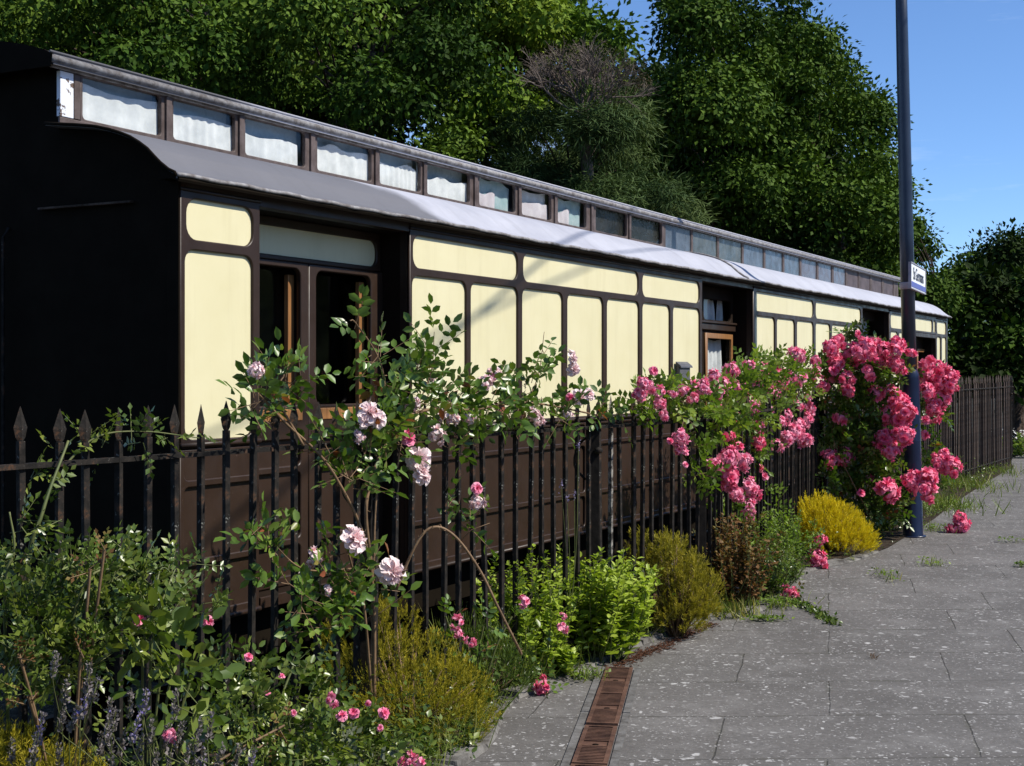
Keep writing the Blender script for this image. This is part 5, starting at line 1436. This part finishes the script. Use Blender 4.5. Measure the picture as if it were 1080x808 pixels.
# small litter
MB().add([(-.03, -.012, 0.004), (.028, -.018, 0.008), (.035, .02, 0.022), (-.02, .022, 0.010)], [(0, 1, 2, 3)]).add([(-.03, -.012, 0.0035), (.028, -.018, 0.0075), (.035, .02, 0.0215), (-.02, .022, 0.0095)], [(3, 2, 1, 0)]).build('paper_scrap', M['white'], None, V2(722, 661))
tag(bpy.data.objects['paper_scrap'], 'scrap of white paper on the kerb below the upright conifer', 'litter')
dn = empty('dandelion', V2(776, 645)); tag(dn, 'round white dandelion seed head by the russet plant', 'weed')
top = at(776, 621, dn.location.y) - dn.location
MB().tube([(0, 0.02, 0), top], 0.0022, 5).build('stem', M['stem'], dn)
Lw = Leaves(); m = 140; d = rand_dirs(m); Lw.add(np.array(top) + d * 0.006, d, rand_dirs(m), np.full(m, .026), RNG.random(m)); Lw.build('seed_head', NEEDLE, M['petal_white'], dn)

# low tangle of weeds, seedlings and grass filling the bed
bed = [(p.x, p.y) for p in edge + [P5]] + [(p.x, p.y) for p in reversed(soil_back)]
Lg = Leaves(); Lb = Leaves()
cnt_ = 0
while cnt_ < 2100:
    if random.random() < 0.72: x, y = random.uniform(-2.4, 1.4), random.uniform(3.6, 9.5)
    else: x, y = random.uniform(0.8, 8), random.uniform(9, 22)
    ins = False; j = len(bed) - 1
    for i in range(len(bed)):
        if (bed[i][1] > y) != (bed[j][1] > y) and x < (bed[j][0] - bed[i][0]) * (y - bed[i][1]) / (bed[j][1] - bed[i][1]) + bed[i][0]: ins = not ins
        j = i
    if not ins: continue
    cnt_ += 1
    hgt = random.uniform(0.03, 0.10) if random.random() < 0.6 else random.uniform(0.08, 0.34)
    m = random.randint(5, 13)
    t_ = random.uniform(0.15, 0.85)
    f = RNG.random(m)
    lean = RNG.normal(size=3) * 0.3; lean[2] = 1
    P_ = np.array([x, y, 0.01]) + np.outer(f * hgt, lean) + RNG.normal(size=(m, 3)) * 0.018
    P_[:, 2] = np.maximum(P_[:, 2], 0.012)
    D_ = rand_dirs(m); D_[:, 2] = np.abs(D_[:, 2]) * 0.5
    Lg.add(P_, D_, np.tile([0, 0, 1.0], (m, 1)) + RNG.normal(size=(m, 3)) * 0.4, random.uniform(0.018, 0.042) * (0.7 + 0.6 * RNG.random(m)), np.clip(t_ + 0.15 * RNG.normal(size=m), 0, 1))
    if random.random() < 0.45:
        m = random.randint(3, 7)
        Lb.add(np.array([x, y, 0.0]) + RNG.normal(size=(m, 3)) * np.array([.02, .02, 0]), np.stack([RNG.normal(size=m) * .5, RNG.normal(size=m) * .5, np.ones(m)], 1), rand_dirs(m), random.uniform(0.08, 0.26) * (0.5 + 0.7 * RNG.random(m)), np.clip(0.5 + 0.3 * RNG.normal(size=m), 0, 1))
tag(Lg.build('undergrowth', LEAF4, M['leaf_dark'], None), 'low tangle of small green weeds filling the bed between the shrubs', 'ground cover', kind='stuff')
tag(Lb.build('bed_grass', BLADE_THIN, M['grass'], None), 'thin grass blades scattered through the flower bed', 'grass', kind='stuff')

# ------------------------------------------------------------------ trees
random.seed(23); RNG = np.random.default_rng(23)


def inside(poly, x, y):
    c = False; n = len(poly); j = n - 1
    for i in range(n):
        xi, yi = poly[i]; xj, yj = poly[j]
        if (yi > y) != (yj > y) and x < (xj - xi) * (y - yi) / (yj - yi) + xi: c = not c
        j = i
    return c


def edge_dist(poly, x, y):
    b = 1e9; n = len(poly)
    for i in range(n):
        ax, ay = poly[i]; bx, by = poly[(i + 1) % n]
        dx, dy = bx - ax, by - ay
        t = max(0, min(1, ((x - ax) * dx + (y - ay) * dy) / (dx * dx + dy * dy + 1e-9)))
        b = min(b, math.hypot(x - ax - t * dx, y - ay - t * dy))
    return b


def tree(name, label, poly, Y, trunk_px, n_clumps, leaf, per, mat, clump_r=(0.35, 0.75), thick=2.6, tmpl=LEAF4, tint=0.5, flat=0.75, trunk_r=0.22, group=None, inner=0.25, tvar=0.22, up=0.35, cat='tree', shell=0.5, dense=1.0):
    gz_ = -0.62
    bx = (trunk_px - CX) / F * Y
    base = Vector((bx, Y, gz_))
    root = empty(name, base); tag(root, label, cat, group)
    xs = [p[0] for p in poly]; ys = [p[1] for p in poly]
    L = Leaves(); cl = []
    tries = 0
    R0 = clump_r[1] * 1.75
    lobes = []
    n_l = max(10, int(n_clumps // 9 * (1 if dense == 1 else 1.6)))
    while len(lobes) < n_l and tries < n_l * 300:
        tries += 1
        x = random.uniform(min(xs), max(xs)); y = random.uniform(min(ys), max(ys))
        if not inside(poly, x, y): continue
        dm = edge_dist(poly, x, y) / F * Y
        R = R0 * random.uniform(0.55, 1.25)
        if dm < R * 0.75:
            if dm < 0.25 * R0: continue
            R = dm / 0.8
        th = thick * math.sqrt(max(0.02, 1 - (1 - min(dm / thick, 1)) ** 2))
        dy = random.uniform(-1, 1)
        dy = math.copysign(abs(dy) ** 0.45, dy - 0.4) * th      # mostly near the front and back skins
        c = at(x, y, Y + dy)
        if any((c - o).length < 0.62 / dense * (R + q) for o, q, _ in lobes) and tries < n_l * 200: continue
        lobes.append((c, R, tint + random.gauss(0, tvar)))
    wsum = sum(R * R for _, R, _ in lobes)
    for c, R, t_ in lobes:
        for _ in range(max(3, round(n_clumps * R * R / wsum))):
            d = Vector(rand_dirs(1)[0])
            if d.z < -0.3: d.z = -d.z * 0.5
            r = random.uniform(*clump_r) * min(1, 0.35 + R / R0 * 0.6)
            cl.append((c + Vector((d.x, d.y, d.z * 0.85)) * max(0, R - r * 0.6) * random.uniform(0.7, 1.0), r, t_))
    for c, r, t_ in cl:
        t_ += random.gauss(0, 0.09)
        clump(L, c, r, int(per * (r / clump_r[1]) ** 2) + 12, leaf, t_, shell, flat, up, 0.14)
        # loose sprays sticking out of the clump
        k = max(4, int(per * 0.10)); d = rand_dirs(k)
        L.add(np.array(c) + d * r * (1.0 + 0.35 * RNG.random((k, 1))), d + np.array([0, 0, -.2]), rand_dirs(k) + np.array([0, 0, .8]), leaf * (0.6 + 0.6 * RNG.random(k)), np.clip(t_ + 0.15 * RNG.normal(size=k), 0, 1))
    L.build('crown', tmpl, mat, root, base)
    tk = MB()
    top_z = max(c.z for c, r, _ in cl) * 0.66
    tp = [Vector((0, 0, -0.05)), Vector((random.gauss(0, .1), random.gauss(0, .1), (top_z - gz_) * 0.35)), Vector((random.gauss(0, .3), random.gauss(0, .3), (top_z - gz_) * 0.7)), Vector((random.gauss(0, .4), random.gauss(0, .4), top_z - gz_))]
    q = bez(tp, 6)
    tk.tube(q, [trunk_r * (1.25 if i == 0 else 1 - 0.8 * i / len(q)) for i in range(len(q))], 9)
    for c, r, _ in random.sample(cl, min(26, len(cl))):
        e = c - base
        k = min(range(len(q)), key=lambda i: abs(q[i].z - (e.z - 0.35 * math.hypot(e.x - q[i].x, e.y - q[i].y) - 0.2)))
        a = q[k]
        e = a.lerp(e, 0.85); mid = a.lerp(e, 0.5) + Vector((0, 0, 0.25))
        rr = trunk_r * (1 - 0.8 * k / len(q)) * 0.32
        b_ = bez([a, mid, e], 4)
        tk.tube(b_, [max(0.012, rr * (1 - 0.85 * i / len(b_))) for i in range(len(b_))], 5, False)
    tk.build('trunk', M['bark'], root)
    return root


TG = 'trees behind the carriage'
tree('broadleaf_tree', 'dark broadleaf tree above the carriage roof at the far left', [(-170, -160), (-20, -190), (120, -150), (230, -90), (270, 20), (250, 140), (200, 210), (60, 200), (-60, 220), (-180, 200)], 17.5, 170, 230, 0.085, 350, M['leaf_tree'], (0.26, 0.55), 3.2, tint=0.50, tvar=0.30, dense=1.0, group=TG)
tree('broadleaf_tree', 'broadleaf tree with bright leaf clumps above the curtained roof windows', [(190, -120), (330, -170), (460, -120), (520, -20), (530, 90), (500, 200), (400, 220), (280, 190), (200, 120)], 19.5, 370, 230, 0.09, 350, M['leaf_tree'], (0.28, 0.60), 3.4, tint=0.55, tvar=0.30, dense=1.0, group=TG)
tree('broadleaf_tree', 'lighter green tree whose crown meets the sky left of the grey dead twigs', [(420, -60), (480, -110), (560, -60), (597, -8), (622, 8), (650, 18), (672, 48), (650, 90), (600, 130), (560, 180), (470, 190), (430, 80)], 23.5, 540, 230, 0.12, 280, M['leaf_light'], (0.34, 0.68), 2.8, dense=1.0, tint=0.6, group=TG)
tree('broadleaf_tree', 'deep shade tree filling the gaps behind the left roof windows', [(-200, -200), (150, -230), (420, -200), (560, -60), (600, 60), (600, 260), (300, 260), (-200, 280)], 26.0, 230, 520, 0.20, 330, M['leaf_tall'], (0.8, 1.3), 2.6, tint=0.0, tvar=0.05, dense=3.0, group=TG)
tree('pine_tree', 'dark blue green pine in front of the taller trees', [(520, 135), (540, 92), (575, 112), (620, 106), (650, 92), (680, 108), (695, 140), (690, 165), (722, 200), (748, 228), (735, 262), (660, 260), (570, 240), (530, 190)], 20.5, 610, 230, 0.13, 420, M['needle'], (0.32, 0.55), 2.1, NEEDLE, 0.55, 0.5, group=TG, up=0.8)
tree('broadleaf_tree', 'tall dark broadleaf tree with top out of the picture, left of the two tall trees', [(676, 70), (690, 20), (700, -40), (740, -90), (800, -80), (812, -10), (800, 15), (830, 60), (840, 150), (830, 260), (720, 270), (690, 180)], 29.5, 760, 250, 0.12, 420, M['leaf_tall'], (0.4, 0.85), 2.6, tint=0.5, group=TG)
tree('broadleaf_tree', 'tall dark broadleaf tree against the sky directly left of the lamp post', [(792, 20), (812, -18), (845, -12), (862, 8), (880, 42), (905, 62), (918, 92), (935, 105), (944, 140), (943, 178), (955, 205), (965, 235), (955, 262), (962, 285), (940, 320), (800, 310), (770, 220), (790, 110)], 31.0, 865, 290, 0.12, 430, M['leaf_tall'], (0.4, 0.85), 2.9, tint=0.62, group=TG)
tree('broadleaf_tree', 'low leafy tree just behind the far end of the carriage roof', [(930, 235), (960, 225), (982, 240), (986, 262), (1000, 288), (1010, 330), (1008, 395), (960, 400), (920, 330)], 33.0, 975, 80, 0.12, 320, M['leaf_tall'], (0.4, 0.7), 1.4, tint=0.6, group=TG)
tree('broadleaf_tree', 'rounded distant tree on the skyline at the right edge', [(975, 290), (1000, 282), (1022, 264), (1045, 248), (1080, 240), (1130, 236), (1170, 280), (1180, 420), (1000, 425)], 40.0, 1075, 160, 0.15, 400, M['leaf_tall'], (0.5, 1.0), 2.6, tint=0.5, group=TG)
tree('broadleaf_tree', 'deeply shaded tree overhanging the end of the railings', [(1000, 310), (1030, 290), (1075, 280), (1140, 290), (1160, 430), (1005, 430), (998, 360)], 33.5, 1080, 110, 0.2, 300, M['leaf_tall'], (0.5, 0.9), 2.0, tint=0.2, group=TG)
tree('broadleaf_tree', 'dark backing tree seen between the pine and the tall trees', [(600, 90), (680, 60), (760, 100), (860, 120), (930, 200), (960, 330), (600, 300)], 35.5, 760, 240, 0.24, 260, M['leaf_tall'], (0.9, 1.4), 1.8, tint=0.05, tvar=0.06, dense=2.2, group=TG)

# dead twiggy tree
bt = Vector(((622 - CX) / F * 20.4, 20.4, -0.62))
dt = empty('dead_tree', bt); tag(dt, 'bare grey twiggy dead tree top above the pine', 'tree', TG)
tw = MB()
def grow(p, d, l, r, depth):
    q = p + d * l
    mid = p.lerp(q, 0.5) + Vector((random.gauss(0, l * .06), random.gauss(0, l * .06), random.gauss(0, l * .06)))
    tw.tube([p, mid, q], [r, r * 0.85, r * 0.7], 4 if depth > 1 else 3, False)
    if depth == 0: return
    for _ in range(random.choice((3, 3, 4)) if depth > 1 else 3):
        nd = (d + Vector((random.gauss(0, .5), random.gauss(0, .45), random.gauss(0.08, .38)))).normalized()
        grow(p.lerp(q, random.uniform(0.45, 1)), nd, l * random.uniform(0.58, 0.82), r * 0.62, depth - 1)
hub = at(615, 120, 19.7) - bt
MB_tr = bez([(0, 0, 0), (0.1, 0, hub.z * 0.5), hub], 6)
tw.tube(MB_tr, [0.16 - 0.09 * i / len(MB_tr) for i in range(len(MB_tr))], 8)
for tx, ty in ((556, 62), (575, 50), (600, 46), (622, 42), (645, 50), (665, 60), (682, 78), (640, 70), (590, 68), (546, 88), (612, 62), (660, 88)):
    e = at(tx, ty, 19.6 + random.uniform(-.6, .5)) - bt
    v = e - hub
    grow(hub, v.normalized(), v.length * 0.46, 0.020, 4)
tw.build('branches', M['deadwood'], dt)
Lw = Leaves()
for tx, ty, r in ((575, 68, 20), (600, 60, 22), (630, 60, 24), (655, 72, 20), (675, 88, 14), (560, 85, 16), (615, 85, 26), (645, 92, 18), (590, 95, 18)):
    clump(Lw, at(tx, ty, 20.0 + random.uniform(-.4, .5)), r / F * 20, 330, 0.055, random.uniform(0.3, 0.7), 0.2, 0.8)
Lw.build('withered_leaves', NARROW, M['leaf_withered'], dt, bt)

# ------------------------------------------------------------------ unseen overhead wires, added to cast the slanting shadows on the cream panels
def shadow_wire(label, p1, p2, lam, r):
    a = side_w(T(p1[0]), 0, ZZ(*p1)); b = side_w(T(p2[0]), 0, ZZ(*p2))
    A_ = a + SUN * lam; B_ = b + SUN * lam
    d = (B_ - A_)
    A2 = A_ - d * (A_.z - 0.05) / max(0.2, d.z) * 0.9; B2 = B_ + d * 1.6
    o = MB().tube([A2, A_, B_, B2], r, 6); o = o.build('added_wire', M['iron'])
    tag(o, label, 'wire', 'added wires overhead')
shadow_wire('thicker unseen overhead wire added so its shadow slants across the cream panels', (432, 391), (592, 258), 7.5, 0.015)
shadow_wire('thinner unseen overhead wire added so its shadow slants at a flatter angle', (497, 336), (650, 268), 7.5, 0.011)
